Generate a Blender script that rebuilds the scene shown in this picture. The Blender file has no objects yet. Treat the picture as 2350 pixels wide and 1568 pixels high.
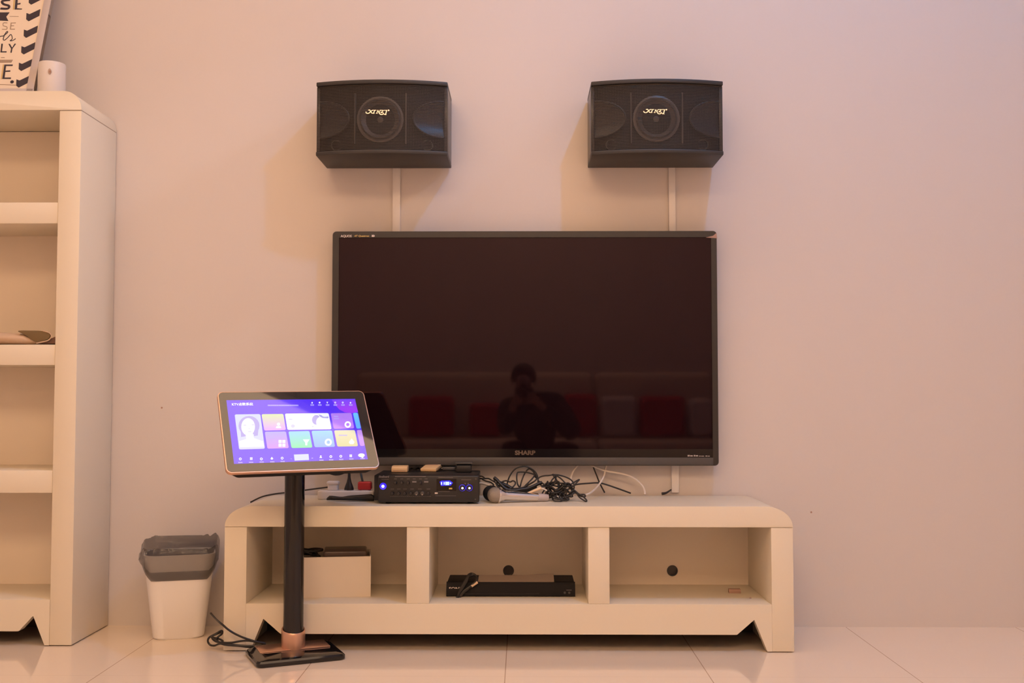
import bpy, bmesh, math, random
from mathutils import Vector, Matrix, Euler, noise
random.seed(7)
S = bpy.context.scene
COL = S.collection
PI = math.pi

# ------------------------------------------------------------------ camera maths
F, HC = 2500.0, 0.833                     # focal length in pixels of a 2350x1568 frame, camera height
PITCH, YAW = math.atan(119 / F), math.atan(25 / F)
FWD = Vector((-math.sin(YAW) * math.cos(PITCH), math.cos(YAW) * math.cos(PITCH), math.sin(PITCH)))
RGT = Vector((math.cos(YAW), math.sin(YAW), 0))
UPV = RGT.cross(FWD)
CAM = Vector((0, 0, HC))

def ray(u, v): return FWD * F + RGT * (u - 1175) - UPV * (v - 784)
def at(u, v, y):
    d = ray(u, v); return CAM + d * (y / d.y)
def gz(u, v, z=0.0):
    d = ray(u, v); return CAM + d * ((z - HC) / d.z)

WALL = 3.94
CABF = 3.553
BOOKF = 3.617

# ------------------------------------------------------------------ materials
MATS = {}
def mat(name, col, rough=0.5, metal=0.0, spec=0.5, coat=0.0, bump=0.0, bscale=200.0, var=0.0, vscale=6.0,
        emit=None, estr=0.0, alpha=1.0, trans=0.0, coat_rough=0.05):
    m = bpy.data.materials.new(name); m.use_nodes = True
    nt = m.node_tree; b = nt.nodes['Principled BSDF']
    b.inputs['Base Color'].default_value = (*col, 1)
    b.inputs['Roughness'].default_value = rough
    b.inputs['Metallic'].default_value = metal
    b.inputs['Specular IOR Level'].default_value = spec
    b.inputs['Coat Weight'].default_value = coat
    b.inputs['Coat Roughness'].default_value = coat_rough
    b.inputs['Alpha'].default_value = alpha
    b.inputs['Transmission Weight'].default_value = trans
    if emit:
        b.inputs['Emission Color'].default_value = (*emit, 1)
        b.inputs['Emission Strength'].default_value = estr
    tc = None
    if var or bump:
        tc = nt.nodes.new('ShaderNodeTexCoord')
    if var:
        n = nt.nodes.new('ShaderNodeTexNoise'); n.inputs['Scale'].default_value = vscale
        n.inputs['Detail'].default_value = 3
        nt.links.new(tc.outputs['Object'], n.inputs['Vector'])
        r = nt.nodes.new('ShaderNodeMapRange')
        r.inputs['To Min'].default_value = 1 - var; r.inputs['To Max'].default_value = 1 + var
        nt.links.new(n.outputs['Fac'], r.inputs['Value'])
        mx = nt.nodes.new('ShaderNodeVectorMath'); mx.operation = 'SCALE'
        mx.inputs[0].default_value = col
        nt.links.new(r.outputs['Result'], mx.inputs['Scale'])
        nt.links.new(mx.outputs['Vector'], b.inputs['Base Color'])
    if bump:
        n = nt.nodes.new('ShaderNodeTexNoise'); n.inputs['Scale'].default_value = bscale
        n.inputs['Detail'].default_value = 4
        nt.links.new(tc.outputs['Object'], n.inputs['Vector'])
        bp = nt.nodes.new('ShaderNodeBump'); bp.inputs['Strength'].default_value = bump
        bp.inputs['Distance'].default_value = 0.002
        nt.links.new(n.outputs['Fac'], bp.inputs['Height'])
        nt.links.new(bp.outputs['Normal'], b.inputs['Normal'])
    MATS[name] = m
    return m

def emat(name, col, strength=1.0, gloss=True):
    """a lit patch of a screen under glass"""
    m = mat(name, (0.01, 0.01, 0.012), rough=0.04, spec=1.0 if gloss else 0.0, coat=0.3 if gloss else 0.0, emit=col, estr=strength)
    return m

def gmat(name, c0, c1, axis, lo, hi, strength=1.0):
    """lit screen patch with a picture gradient along a local axis"""
    m = emat(name, c0, strength); nt = m.node_tree; b = nt.nodes['Principled BSDF']
    tc = nt.nodes.new('ShaderNodeTexCoord'); sx = nt.nodes.new('ShaderNodeSeparateXYZ')
    nt.links.new(tc.outputs['Object'], sx.inputs[0])
    r = nt.nodes.new('ShaderNodeMapRange'); r.inputs['From Min'].default_value = lo; r.inputs['From Max'].default_value = hi
    nt.links.new(sx.outputs[axis], r.inputs['Value'])
    mx = nt.nodes.new('ShaderNodeMix'); mx.data_type = 'RGBA'
    mx.inputs['A'].default_value = (*c0, 1); mx.inputs['B'].default_value = (*c1, 1)
    nt.links.new(r.outputs['Result'], mx.inputs['Factor'])
    nt.links.new(mx.outputs['Result'], b.inputs['Emission Color'])
    return m

M_wall = mat('painted_plaster', (0.70, 0.635, 0.60), rough=0.85, spec=0.2, bump=0.15, bscale=60, var=0.012, vscale=1.5)
M_ceil = mat('ceiling_paint', (0.72, 0.66, 0.6), rough=0.9, spec=0.2)
M_ivory = mat('ivory_lacquer', (0.80, 0.715, 0.575), rough=0.38, spec=0.4, var=0.01, vscale=3)
M_ivory_in = mat('ivory_board', (0.89, 0.77, 0.63), rough=0.55, spec=0.3, var=0.015, vscale=3)
M_seam = mat('panel_gap', (0.45, 0.36, 0.28), rough=0.8)
M_cabinet_black = mat('black_vinyl_wrap', (0.030, 0.026, 0.025), rough=0.5, bump=0.3, bscale=400)
M_vinyl = mat('smooth_black_vinyl', (0.030, 0.027, 0.027), rough=0.27)
M_black = mat('black_plastic', (0.016, 0.014, 0.015), rough=0.38)
M_matte = mat('matte_black', (0.010, 0.009, 0.010), rough=0.75, spec=0.3)
M_gloss = mat('gloss_black', (0.010, 0.008, 0.009), rough=0.08)
M_grey = mat('dark_grey_plastic', (0.075, 0.068, 0.066), rough=0.42)
M_cable = mat('black_cable_sheath', (0.018, 0.015, 0.014), rough=0.45)
M_whitecable = mat('white_cable_sheath', (0.75, 0.66, 0.58), rough=0.4)
M_white = mat('white_plastic', (0.75, 0.69, 0.66), rough=0.4)
M_binwhite = mat('bin_plastic', (0.88, 0.85, 0.84), rough=0.35)
M_duct = mat('white_trunking', (0.82, 0.77, 0.74), rough=0.5)
M_silver = mat('silver', (0.78, 0.74, 0.71), rough=0.12, metal=1.0)
M_goldsilver = mat('champagne_metal', (0.95, 0.82, 0.68), rough=0.25, metal=0.7)
M_copper = mat('rose_gold', (0.70, 0.43, 0.31), rough=0.3, metal=0.85)
M_red = mat('red_plastic', (0.50, 0.025, 0.03), rough=0.35)
M_tan = mat('tan_plastic', (0.82, 0.54, 0.28), rough=0.4)
M_cream = mat('cream_plug', (0.80, 0.58, 0.38), rough=0.4)
M_box = mat('white_card', (0.78, 0.68, 0.57), rough=0.6, var=0.02, vscale=20)
M_print = mat('sign_board', (0.84, 0.72, 0.58), rough=0.6)
M_ink = mat('sign_ink', (0.035, 0.026, 0.04), rough=0.6)
M_inklight = mat('sign_ink_light', (0.38, 0.28, 0.20), rough=0.6)
M_gold = mat('sign_gold', (0.62, 0.42, 0.12), rough=0.5)
M_frame = mat('silver_grey_frame', (0.55, 0.48, 0.47), rough=0.35)
M_fabric = mat('beige_fabric', (0.62, 0.44, 0.30), rough=0.9, bump=0.5, bscale=90)
M_fabric_dark = mat('shoe_lining', (0.19, 0.125, 0.055), rough=0.9)
M_strap = mat('brown_strap', (0.17, 0.09, 0.06), rough=0.8)
M_cardtan = mat('grey_tan_print', (0.50, 0.38, 0.32), rough=0.6)
M_brown = mat('brown_card', (0.42, 0.25, 0.19), rough=0.6)
M_smoky = mat('smoky_plastic', (0.070, 0.042, 0.032), rough=0.3)
M_gapshade = mat('gap_shade_brown', (0.085, 0.052, 0.040), rough=0.85)  # dark tone stands in for shade under the cabinet and bookcase
M_label = mat('pale_print', (0.75, 0.66, 0.60), rough=0.5)
M_midlabel = mat('mid_print', (0.42, 0.36, 0.34), rough=0.5)
M_dimlabel = mat('dim_print', (0.22, 0.19, 0.19), rough=0.5)
M_yellow = mat('yellow_print', (0.65, 0.45, 0.10), rough=0.5)
M_film = mat('clear_film', (0.36, 0.27, 0.22), rough=0.25, spec=0.6)
M_meshsilver = mat('wire_mesh', (0.40, 0.35, 0.30), rough=0.42, metal=0.6, bump=1.0, bscale=900)
M_led = emat('blue_led', (0.015, 0.008, 1.0), 1.3)
M_ledwhite = emat('led_core', (0.75, 0.80, 1.0), 3.0)
M_digits = emat('display_digits', (0.45, 0.70, 1.0), 2.6)
M_digitglow = emat('display_glow', (0.015, 0.012, 0.75), 1.2)

def tv_mat():
    m = mat('television_glass', (0.0085, 0.0032, 0.0046), rough=0.035, spec=0.30)
    m.node_tree.nodes['Principled BSDF'].inputs['Specular Tint'].default_value = (1.0, 0.74, 0.86, 1)
    return m
M_tv = tv_mat()

def bag_mat():
    m = mat('black_bin_film', (0.034, 0.026, 0.026), rough=0.20, spec=0.8, alpha=0.46, bump=0.9, bscale=38)
    m.node_tree.nodes['Bump'].inputs['Distance'].default_value = 0.006
    return m
M_bag = bag_mat()

def grille_mat():
    """perforated steel: holes let the drivers show through"""
    m = mat('perforated_grille', (0.064, 0.050, 0.043), rough=0.55)
    nt = m.node_tree; b = nt.nodes['Principled BSDF']
    tc = nt.nodes.new('ShaderNodeTexCoord'); sx = nt.nodes.new('ShaderNodeSeparateXYZ')
    nt.links.new(tc.outputs['Object'], sx.inputs[0])
    def wave(out, per):
        k = nt.nodes.new('ShaderNodeMath'); k.operation = 'MULTIPLY'; k.inputs[1].default_value = 2 * PI / per
        nt.links.new(out, k.inputs[0])
        s = nt.nodes.new('ShaderNodeMath'); s.operation = 'SINE'; nt.links.new(k.outputs[0], s.inputs[0])
        return s.outputs[0]
    a, c = wave(sx.outputs['X'], 0.0030), wave(sx.outputs['Z'], 0.0052)
    mul = nt.nodes.new('ShaderNodeMath'); mul.operation = 'ADD'
    nt.links.new(a, mul.inputs[0]); nt.links.new(c, mul.inputs[1])
    r = nt.nodes.new('ShaderNodeMapRange'); r.inputs['From Min'].default_value = -0.8; r.inputs['From Max'].default_value = 0.0
    r.inputs['To Min'].default_value = 1.0; r.inputs['To Max'].default_value = 0.04
    nt.links.new(mul.outputs[0], r.inputs['Value'])
    nt.links.new(r.outputs['Result'], b.inputs['Alpha'])
    return m
M_grille = grille_mat()
M_driver = mat('driver_cone', (0.060, 0.050, 0.046), rough=0.5)
M_surround = mat('rubber_surround', (0.085, 0.072, 0.066), rough=0.35)
M_horn = mat('horn_plastic', (0.010, 0.009, 0.011), rough=0.36)

def floor_mat():
    m = mat('polished_tile', (0.73, 0.60, 0.50), rough=0.055, spec=0.5)
    nt = m.node_tree; b = nt.nodes['Principled BSDF']
    tc = nt.nodes.new('ShaderNodeTexCoord'); sx = nt.nodes.new('ShaderNodeSeparateXYZ')
    nt.links.new(tc.outputs['Object'], sx.inputs[0])
    def joint(out, off, per, w):
        a = nt.nodes.new('ShaderNodeMath'); a.operation = 'SUBTRACT'; a.inputs[1].default_value = off - per / 2
        nt.links.new(out, a.inputs[0])
        q = nt.nodes.new('ShaderNodeMath'); q.operation = 'FLOORED_MODULO'; q.inputs[1].default_value = per
        nt.links.new(a.outputs[0], q.inputs[0])
        s = nt.nodes.new('ShaderNodeMath'); s.operation = 'SUBTRACT'; s.inputs[1].default_value = per / 2
        nt.links.new(q.outputs[0], s.inputs[0])
        ab = nt.nodes.new('ShaderNodeMath'); ab.operation = 'ABSOLUTE'; nt.links.new(s.outputs[0], ab.inputs[0])
        lt = nt.nodes.new('ShaderNodeMath'); lt.operation = 'LESS_THAN'; lt.inputs[1].default_value = w
        nt.links.new(ab.outputs[0], lt.inputs[0])
        return lt.outputs[0]
    jx = joint(sx.outputs['X'], -0.053, 0.602, 0.0014)
    jy = joint(sx.outputs['Y'], 3.25, 1.2, 0.0003)
    mxm = nt.nodes.new('ShaderNodeMath'); mxm.operation = 'MAXIMUM'
    nt.links.new(jx, mxm.inputs[0]); nt.links.new(jy, mxm.inputs[1])
    n = nt.nodes.new('ShaderNodeTexNoise'); n.inputs['Scale'].default_value = 2.5; n.inputs['Detail'].default_value = 5
    nt.links.new(tc.outputs['Object'], n.inputs['Vector'])
    rmp = nt.nodes.new('ShaderNodeMix'); rmp.data_type = 'RGBA'
    rmp.inputs['A'].default_value = (0.87, 0.73, 0.60, 1); rmp.inputs['B'].default_value = (0.90, 0.77, 0.64, 1)
    nt.links.new(n.outputs['Fac'], rmp.inputs['Factor'])
    mx = nt.nodes.new('ShaderNodeMix'); mx.data_type = 'RGBA'
    nt.links.new(mxm.outputs[0], mx.inputs['Factor'])
    nt.links.new(rmp.outputs['Result'], mx.inputs['A']); mx.inputs['B'].default_value = (0.50, 0.36, 0.26, 1)
    nt.links.new(mx.outputs['Result'], b.inputs['Base Color'])
    return m
M_floor = floor_mat()

# ------------------------------------------------------------------ mesh builder
def wm(o):
    m = o.matrix_basis.copy()
    while o.parent:
        o = o.parent; m = o.matrix_basis @ m
    return m

def smooth_path(pts, n=6, closed=False):
    pts = [Vector(p) for p in pts]; out = []; N = len(pts)
    segs = N if closed else N - 1
    for i in range(segs):
        if closed:
            p0, p1, p2, p3 = pts[(i - 1) % N], pts[i], pts[(i + 1) % N], pts[(i + 2) % N]
        else:
            p0, p1, p2, p3 = pts[max(i - 1, 0)], pts[i], pts[i + 1], pts[min(i + 2, N - 1)]
        for k in range(n):
            t = k / n
            out.append(0.5 * ((2 * p1) + (p2 - p0) * t + (2 * p0 - 5 * p1 + 4 * p2 - p3) * t * t + (3 * p1 - p0 - 3 * p2 + p3) * t ** 3))
    if not closed: out.append(pts[-1])
    return out

class MB:
    def __init__(self): self.bm = bmesh.new(); self.mi = 0
    def face(self, vs):
        try:
            f = self.bm.faces.new(vs); f.material_index = self.mi; return f
        except ValueError: return None
    def v(self, p): return self.bm.verts.new(p)
    def box(self, x0, x1, y0, y1, z0, z1, mtx=None):
        vs = []
        for z in (z0, z1):
            for x, y in ((x0, y0), (x1, y0), (x1, y1), (x0, y1)):
                p = Vector((x, y, z)); vs.append(self.v(mtx @ p if mtx else p))
        for q in ((3, 2, 1, 0), (4, 5, 6, 7), (0, 1, 5, 4), (1, 2, 6, 5), (2, 3, 7, 6), (3, 0, 4, 7)):
            self.face([vs[i] for i in q])
        return self
    def prism(self, pts, axis, a, b, mtx=None):
        """polygon (2D) in the plane across an axis, extruded from a to b; 'y': pts are (x,z), 'z': (x,y), 'x': (y,z)"""
        def mk(p, t):
            q = {'y': (p[0], t, p[1]), 'z': (p[0], p[1], t), 'x': (t, p[0], p[1])}[axis]
            return self.v(mtx @ Vector(q) if mtx else q)
        A = [mk(p, a) for p in pts]; B = [mk(p, b) for p in pts]
        n = len(pts)
        self.face(A); self.face(B[::-1])
        for i in range(n): self.face([A[i], B[i], B[(i + 1) % n], A[(i + 1) % n]])
        return self
    def loft(self, loops, cap0=True, cap1=True, closed=True):
        L = [[self.v(p) for p in lp] for lp in loops]; n = len(L[0])
        for a, b in zip(L, L[1:]):
            for i in range(n if closed else n - 1):
                self.face([a[i], a[(i + 1) % n], b[(i + 1) % n], b[i]])
        if cap0: self.face(L[0][::-1])
        if cap1: self.face(L[-1])
        return self
    def tube(self, pts, r, seg=8, closed=False):
        pts = [Vector(p) for p in pts]; n = len(pts); loops = []
        rr = r if callable(r) else (lambda t: r)
        prev = None
        for i, p in enumerate(pts):
            if closed: t = pts[(i + 1) % n] - pts[i - 1]
            else: t = pts[min(i + 1, n - 1)] - pts[max(i - 1, 0)]
            if t.length < 1e-9: t = Vector((1, 0, 0))
            t.normalize()
            if prev is None:
                a = Vector((0, 0, 1)) if abs(t.z) < 0.9 else Vector((1, 0, 0))
                nrm = (a - t * a.dot(t)).normalized()
            else:
                nrm = prev - t * prev.dot(t)
                nrm = nrm.normalized() if nrm.length > 1e-6 else t.orthogonal().normalized()
            prev = nrm; bi = t.cross(nrm); rad = rr(i / max(1, n - 1))
            loops.append([p + (nrm * math.cos(k * 2 * PI / seg) + bi * math.sin(k * 2 * PI / seg)) * rad for k in range(seg)])
        if closed:
            loops.append(loops[0]); return self.loft(loops, False, False)
        return self.loft(loops)
    def lathe(self, prof, seg=32, mtx=None, cap0=True, cap1=True):
        """profile of (r, z) about local z"""
        loops = []
        for r, z in prof:
            lp = []
            for k in range(seg):
                a = k * 2 * PI / seg; p = Vector((r * math.cos(a), r * math.sin(a), z))
                lp.append(mtx @ p if mtx else p)
            loops.append(lp)
        return self.loft(loops, cap0, cap1)
    def poly(self, pts):
        self.face([self.v(p) for p in pts]); return self
    def build(self, name, mats, parent=None, bevel=0.0, bseg=2, smooth=True, ang=35, local=False, keep_origin=False, label=None):
        bm = self.bm
        bmesh.ops.remove_doubles(bm, verts=bm.verts, dist=1e-6)
        bmesh.ops.recalc_face_normals(bm, faces=bm.faces)
        if bevel:
            es = [e for e in bm.edges if len(e.link_faces) == 2 and e.calc_face_angle(0) > math.radians(30)]
            bmesh.ops.bevel(bm, geom=es, offset=bevel, segments=bseg, affect='EDGES', clamp_overlap=True, profile=0.5)
        me = bpy.data.meshes.new(name); bm.to_mesh(me); bm.free()
        if not isinstance(mats, (list, tuple)): mats = [mats]
        for m in mats: me.materials.append(m)
        if smooth:
            me.shade_smooth(); me.set_sharp_from_angle(angle=math.radians(ang))
        o = bpy.data.objects.new(name, me); COL.objects.link(o)
        if parent:
            o.parent = parent
            if not local: me.transform(wm(parent).inverted())
        elif not keep_origin:
            xs = [v.co for v in me.vertices]
            c = Vector(((min(p.x for p in xs) + max(p.x for p in xs)) / 2, (min(p.y for p in xs) + max(p.y for p in xs)) / 2, min(p.z for p in xs)))
            me.transform(Matrix.Translation(-c)); o.location = c
        if label: o['label'] = label
        return o

def tag(o, label, cat, group=None, kind=None):
    o['label'] = label; o['category'] = cat
    if group: o['group'] = group
    if kind: o['kind'] = kind
    return o
def thing(name, label, cat, loc, rz=0.0, group=None):
    o = bpy.data.objects.new(name, None); COL.objects.link(o)
    o.location = loc; o.rotation_euler = (0, 0, rz); o.empty_display_size = 0.05
    return tag(o, label, cat, group)
def struct(o): o['kind'] = 'structure'; return o
def dup(root, loc, label):
    def cp(o, par):
        c = o.copy(); COL.objects.link(c)
        if par: c.parent = par
        for ch in list(o.children): cp(ch, c)
        return c
    r = cp(root, None); r.location = loc; r['label'] = label
    return r

def rrect(w, h, r, n=6, cx=0, cy=0):
    """rounded rectangle, 2D"""
    out = []
    for sx, sy, a0 in ((1, 1, 0), (-1, 1, 90), (-1, -1, 180), (1, -1, 270)):
        for k in range(n + 1):
            a = math.radians(a0 + 90 * k / n)
            out.append((cx + sx * (w / 2 - r) + r * math.cos(a), cy + sy * (h / 2 - r) + r * math.sin(a)))
    return out

def text(name, body, size, m, mtx, parent, extrude=0.0004, sx=1.0, shear=0.0, bold=0.0, align='LEFT', local=False):
    cu = bpy.data.curves.new(name, 'FONT'); cu.body = body; cu.size = size; cu.extrude = extrude
    cu.shear = shear; cu.offset = bold; cu.align_x = align; cu.resolution_u = 3
    tmp = bpy.data.objects.new(name, cu); COL.objects.link(tmp)
    dg = bpy.context.evaluated_depsgraph_get(); dg.update()
    me = bpy.data.meshes.new_from_object(tmp.evaluated_get(dg))
    bpy.data.objects.remove(tmp); bpy.data.curves.remove(cu)
    me.transform(Matrix.Diagonal((sx, 1, 1, 1)))
    me.transform(mtx)
    me.materials.clear(); me.materials.append(m)
    o = bpy.data.objects.new(name, me); COL.objects.link(o); o.parent = parent
    if not local: me.transform(wm(parent).inverted())
    return o
RX90 = Matrix.Rotation(PI / 2, 4, 'X')     # lettering standing up, facing -y

def ribbon(mb, pts, w, y0, y1, plane='y', mtx=None):
    """flat continuous pen stroke of width w through 2D points, thickness from y0 to y1"""
    P = smooth_path([(p[0], p[1], 0) for p in pts], 5) if len(pts) > 2 else [Vector((p[0], p[1], 0)) for p in pts]
    n = len(P); loops = []
    for i in range(n):
        t = (P[min(i + 1, n - 1)] - P[max(i - 1, 0)])
        if t.length < 1e-9: continue
        t.normalize(); nn = Vector((-t.y, t.x, 0)) * w / 2
        c = P[i] - (t * w * 0.3 if i == 0 else Vector()) + (t * w * 0.3 if i == n - 1 else Vector())
        a, b = c + nn, c - nn
        lp = [(a.x, y0, a.y), (b.x, y0, b.y), (b.x, y1, b.y), (a.x, y1, a.y)]
        loops.append([mtx @ Vector(q) if mtx else Vector(q) for q in lp])
    mb.loft(loops)

# ================================================================== the room
XL, XR, YB, ZC = -2.55, 2.45, -2.6, 3.70
struct(MB().box(XL - 0.1, XR + 0.1, YB - 0.1, WALL + 0.1, -0.1, 0).build('floor', M_floor, keep_origin=True))
struct(MB().box(XL - 0.1, XR + 0.1, YB - 0.1, WALL + 0.1, ZC, ZC + 0.1).build('ceiling', M_ceil, keep_origin=True))
wb = struct(MB().box(XL - 0.1, XR + 0.1, WALL, WALL + 0.1, 0, ZC).build('wall_back', M_wall, keep_origin=True))
struct(MB().box(XL - 0.1, XL, YB, WALL, 0, ZC).build('wall_left', M_wall, keep_origin=True))
struct(MB().box(XR, XR + 0.1, YB, WALL, 0, ZC).build('wall_right', M_wall, keep_origin=True))
struct(MB().box(XL - 0.1, XR + 0.1, YB - 0.1, YB, 0, ZC).build('wall_front', M_wall, keep_origin=True))
# two nail marks in the plaster
for (u, v), nm in (((371, 936), 'on the bare wall left of the television'), ((1862, 1176), 'on the bare wall right of the television')):
    p = at(u, v, WALL - 0.0015)
    o = MB().lathe([(0.0034, 0), (0.003, 0.0012), (0.0012, 0.0018)], 10, Matrix.Translation((p.x, WALL, p.z)) @ Matrix.Rotation(PI / 2, 4, 'X')).build('wall_plug', M_brown)
    tag(o, 'tiny brown wall plug ' + nm, 'wall plug', 'wall plugs')

# ================================================================== tall bookcase
bx1, bx0, btop = -1.488, -2.288, 1.853
bw = 0.0745                                           # stile width
book = thing('bookcase', 'tall ivory open bookcase with a rounded top corner at the edge of the photo', 'bookcase', ((bx0 + bx1) / 2, (BOOKF + WALL) / 2, 0))
def slab_profile(x0, x1, z0, z1, a, b, n=10):
    pts = [(x0, z0)]
    for k in range(n + 1):
        t = PI - PI / 2 * k / n; pts.append((x0 + a + a * math.cos(t), z1 - b + b * math.sin(t)))
    for k in range(n + 1):
        t = PI / 2 - PI / 2 * k / n; pts.append((x1 - a + a * math.cos(t), z1 - b + b * math.sin(t)))
    pts.append((x1, z0))
    out = []
    for p in pts:
        if not out or (Vector(p) - Vector(out[-1])).length > 1e-5: out.append(p)
    return out
BY1 = WALL - 0.004
MB().prism(slab_profile(bx0, bx1, 1.788, btop, 0.062, 0.0645), 'y', BOOKF, BY1).build('top_panel', M_ivory, book, bevel=0.0025)
for x0 in (bx0, bx1 - bw):
    MB().box(x0, x0 + bw, BOOKF + 0.0015, BY1, 0.003, 1.7865).build('side_panel', M_ivory, book, bevel=0.003)
MB().box(bx0 + bw, bx1 - bw, BY1 - 0.018, BY1, 0.099, 1.7865).build('back_panel', M_ivory_in, book)
for za, zb in ((1.403, 1.475), (0.927, 0.996), (0.502, 0.577)):
    MB().box(bx0 + bw, bx1 - bw, BOOKF + 0.004, BY1 - 0.018, za, zb).build('shelf', M_ivory, book, bevel=0.003)
MB().box(bx0 + bw, bx1 - bw, BOOKF + 0.004, BY1 - 0.018, 0.11, 0.152).build('bottom_shelf', M_ivory, book, bevel=0.002)
def apron_profile(x0, x1, zt, zr, zp, dpk, dlo, dft, zf):
    """rail with a pointed notch beside each foot: zp peak height, dpk/dlo/dft its distances from the stile"""
    def side(s, xe):
        pk = [(xe + s * (dpk - 0.006), zp - 0.014), (xe + s * dpk, zp), (xe + s * (dpk + 0.005), zp - 0.004)]
        return [(xe, zf), (xe + s * dft, zf)] + pk + [(xe + s * (dlo - 0.004), zr + 0.003), (xe + s * dlo, zr)]
    L = side(1, x0); R = side(-1, x1)
    return [(x0, zt)] + L + R[::-1] + [(x1, zt)]
MB().prism(apron_profile(bx0 + bw, bx1 - bw, 0.1515, 0.0485, 0.0985, 0.0545, 0.103, 0.0155, 0.003), 'y', BOOKF + 0.0022, BOOKF + 0.04).build('apron', M_ivory, book)
MB().box(bx0 + bw, bx1 - bw, BOOKF + 0.041, BY1 - 0.018, 0.098, 0.1098).build('under_shade_board', M_gapshade, book)  # this and the next board are dark to deepen the shade below
MB().box(bx0 + bw, bx1 - bw, BY1 - 0.03, BY1 - 0.012, 0.003, 0.0978).build('rear_shade_board', M_gapshade, book)
# dark line where the top rests on the stile
MB().box(bx1 - bw, bx1 - 0.0008, BOOKF + 0.0012, BY1 - 0.001, 1.7862, 1.7882).build('joint_line', M_seam, book)

# ---- word sign leaning on top of the bookcase
lean = math.atan2(0.11, 0.32)
sy0 = 3.668
sgn_r = at(75.5, 204, sy0).x
sign = thing('framed_sign', 'framed black and cream word sign leaning on the wall on top of the bookcase', 'sign', (sgn_r, sy0, btop + 0.0074), 0)
sign.rotation_euler = (-lean, 0, 0)
SW, SHT, FW = 0.50, 0.66, 0.026
fr = MB()
fr.box(-SW, 0, 0, 0.022, 0, FW * 0.75); fr.box(-SW, 0, 0, 0.022, SHT - FW, SHT)
fr.box(-FW, 0, 0, 0.022, 0, SHT); fr.box(-SW, -SW + FW, 0, 0.022, 0, SHT)
fr.build('frame', M_frame, sign, bevel=0.002, local=True)
MB().box(-SW + FW, -FW, 0.006, 0.016, FW * 0.75, SHT - FW).build('print', M_print, sign, local=True)
SM = wm(sign)
nS = (SM.to_3x3() @ Vector((0, -1, 0)))
def sgn(u, v):
    """local (x, z) on the face of the sign for a point of the photograph"""
    d = ray(u, v); p0 = SM @ Vector((0, 0.006, 0))
    t = (p0 - CAM).dot(nS) / d.dot(nS)
    q = SM.inverted() @ (CAM + d * t); return (q.x, q.z)
z1 = lambda x, y: (x / 7.29, y / 7.29)               # the enlarged crop of the corner
def sgz(x, y): return sgn(*z1(x, y))
chev = MB()
c0 = [(445, 220), (497, 240), (676, 155), (660, 265), (480, 357), (440, 325)]
for k in range(-2, 5):
    pts = [(x - 42 * k, y + 277.5 * k) for x, y in c0]
    chev.prism([sgz(*p) for p in pts], 'y', 0.0048, 0.0062)
chev.build('chevron_border', M_ink, sign, local=True)
def sgnpoly(mb, pts): mb.prism([sgz(*p) for p in pts], 'y', 0.0048, 0.0062)
def sgnline(mb, pts, w): ribbon(mb, [sgz(*p) for p in pts], w, 0.0050, 0.0062)
def word(name, m, polys=(), lines=()):
    mb = MB()
    for pts in polys: sgnpoly(mb, pts)
    for pts, w in lines: sgnline(mb, pts, w)
    return mb.build(name, m, sign, local=True)
word('letter', M_ink, (), [([(160, 0), (40, 20), (60, 70), (150, 100), (130, 145), (20, 145)], 0.0085)])
word('letter', M_ink, [[(262, -20), (300, -20), (286, 140), (370, 148), (365, 160), (245, 160)], [(288, 60), (345, 52), (340, 72), (288, 80)]])
word('ribbon_banner', M_ink, [[(-120, 210), (160, 210), (105, 280), (140, 350), (-120, 340)]])
word('gold_letter', M_gold, (), [([(60, 240), (35, 260), (5, 280), (20, 305), (60, 285)], 0.0030)])
word('rule_line', M_inklight, (), [([(165, 275), (310, 278)], 0.0014)])
word('letter', M_inklight, (), [([(120, 385), (60, 385), (55, 430), (115, 450), (110, 490), (40, 490)], 0.0022)])
word('letter', M_inklight, [[(182, 382), (265, 380), (264, 388), (194, 390), (189, 430), (235, 430), (234, 438), (188, 438), (183, 484), (250, 484), (249, 493), (166, 493)]])
word('script_letters', M_ink, (), [([(-30, 640), (10, 610), (60, 600), (128, 545), (118, 528), (80, 580), (55, 660), (80, 672), (130, 630), (185, 578), (205, 650), (170, 684), (215, 678), (260, 650)], 0.0026)])
word('letter', M_ink, [[(25, 735), (48, 735), (33, 862), (112, 862), (108, 878), (8, 878)]])
word('letter', M_ink, [[(142, 738), (168, 738), (205, 800), (245, 735), (268, 735), (208, 815), (197, 882), (176, 882), (188, 818)]])
word('rule_line', M_inklight, (), [([(20, 965), (75, 965)], 0.002)])
word('banner_bar', M_inklight, [[(-60, 1003), (215, 1003), (190, 1046), (-60, 1050)]])
word('letter', M_ink, [[(75, 1083), (215, 1083), (210, 1105), (103, 1105), (92, 1186), (175, 1180), (170, 1200), (90, 1203), (78, 1300), (185, 1300), (180, 1322), (38, 1322)]])
word('gold_shading', M_gold, (), [([(240, 0), (225, 158)], 0.0035)])
word('gold_shading', M_gold, (), [([(58, 1085), (22, 1320)], 0.0028)])
word('rule_line', M_inklight, (), [([(-60, 1412), (260, 1425)], 0.0018)])
cx, cz = sgz(203, 1372); lt = MB()
lt.prism([(cx + 0.0062 * math.cos(a * PI / 8), cz + 0.0062 * math.sin(a * PI / 8)) for a in range(16)], 'y', 0.0048, 0.0062)
lt.build('full_stop', M_ink, sign, local=True)

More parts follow.
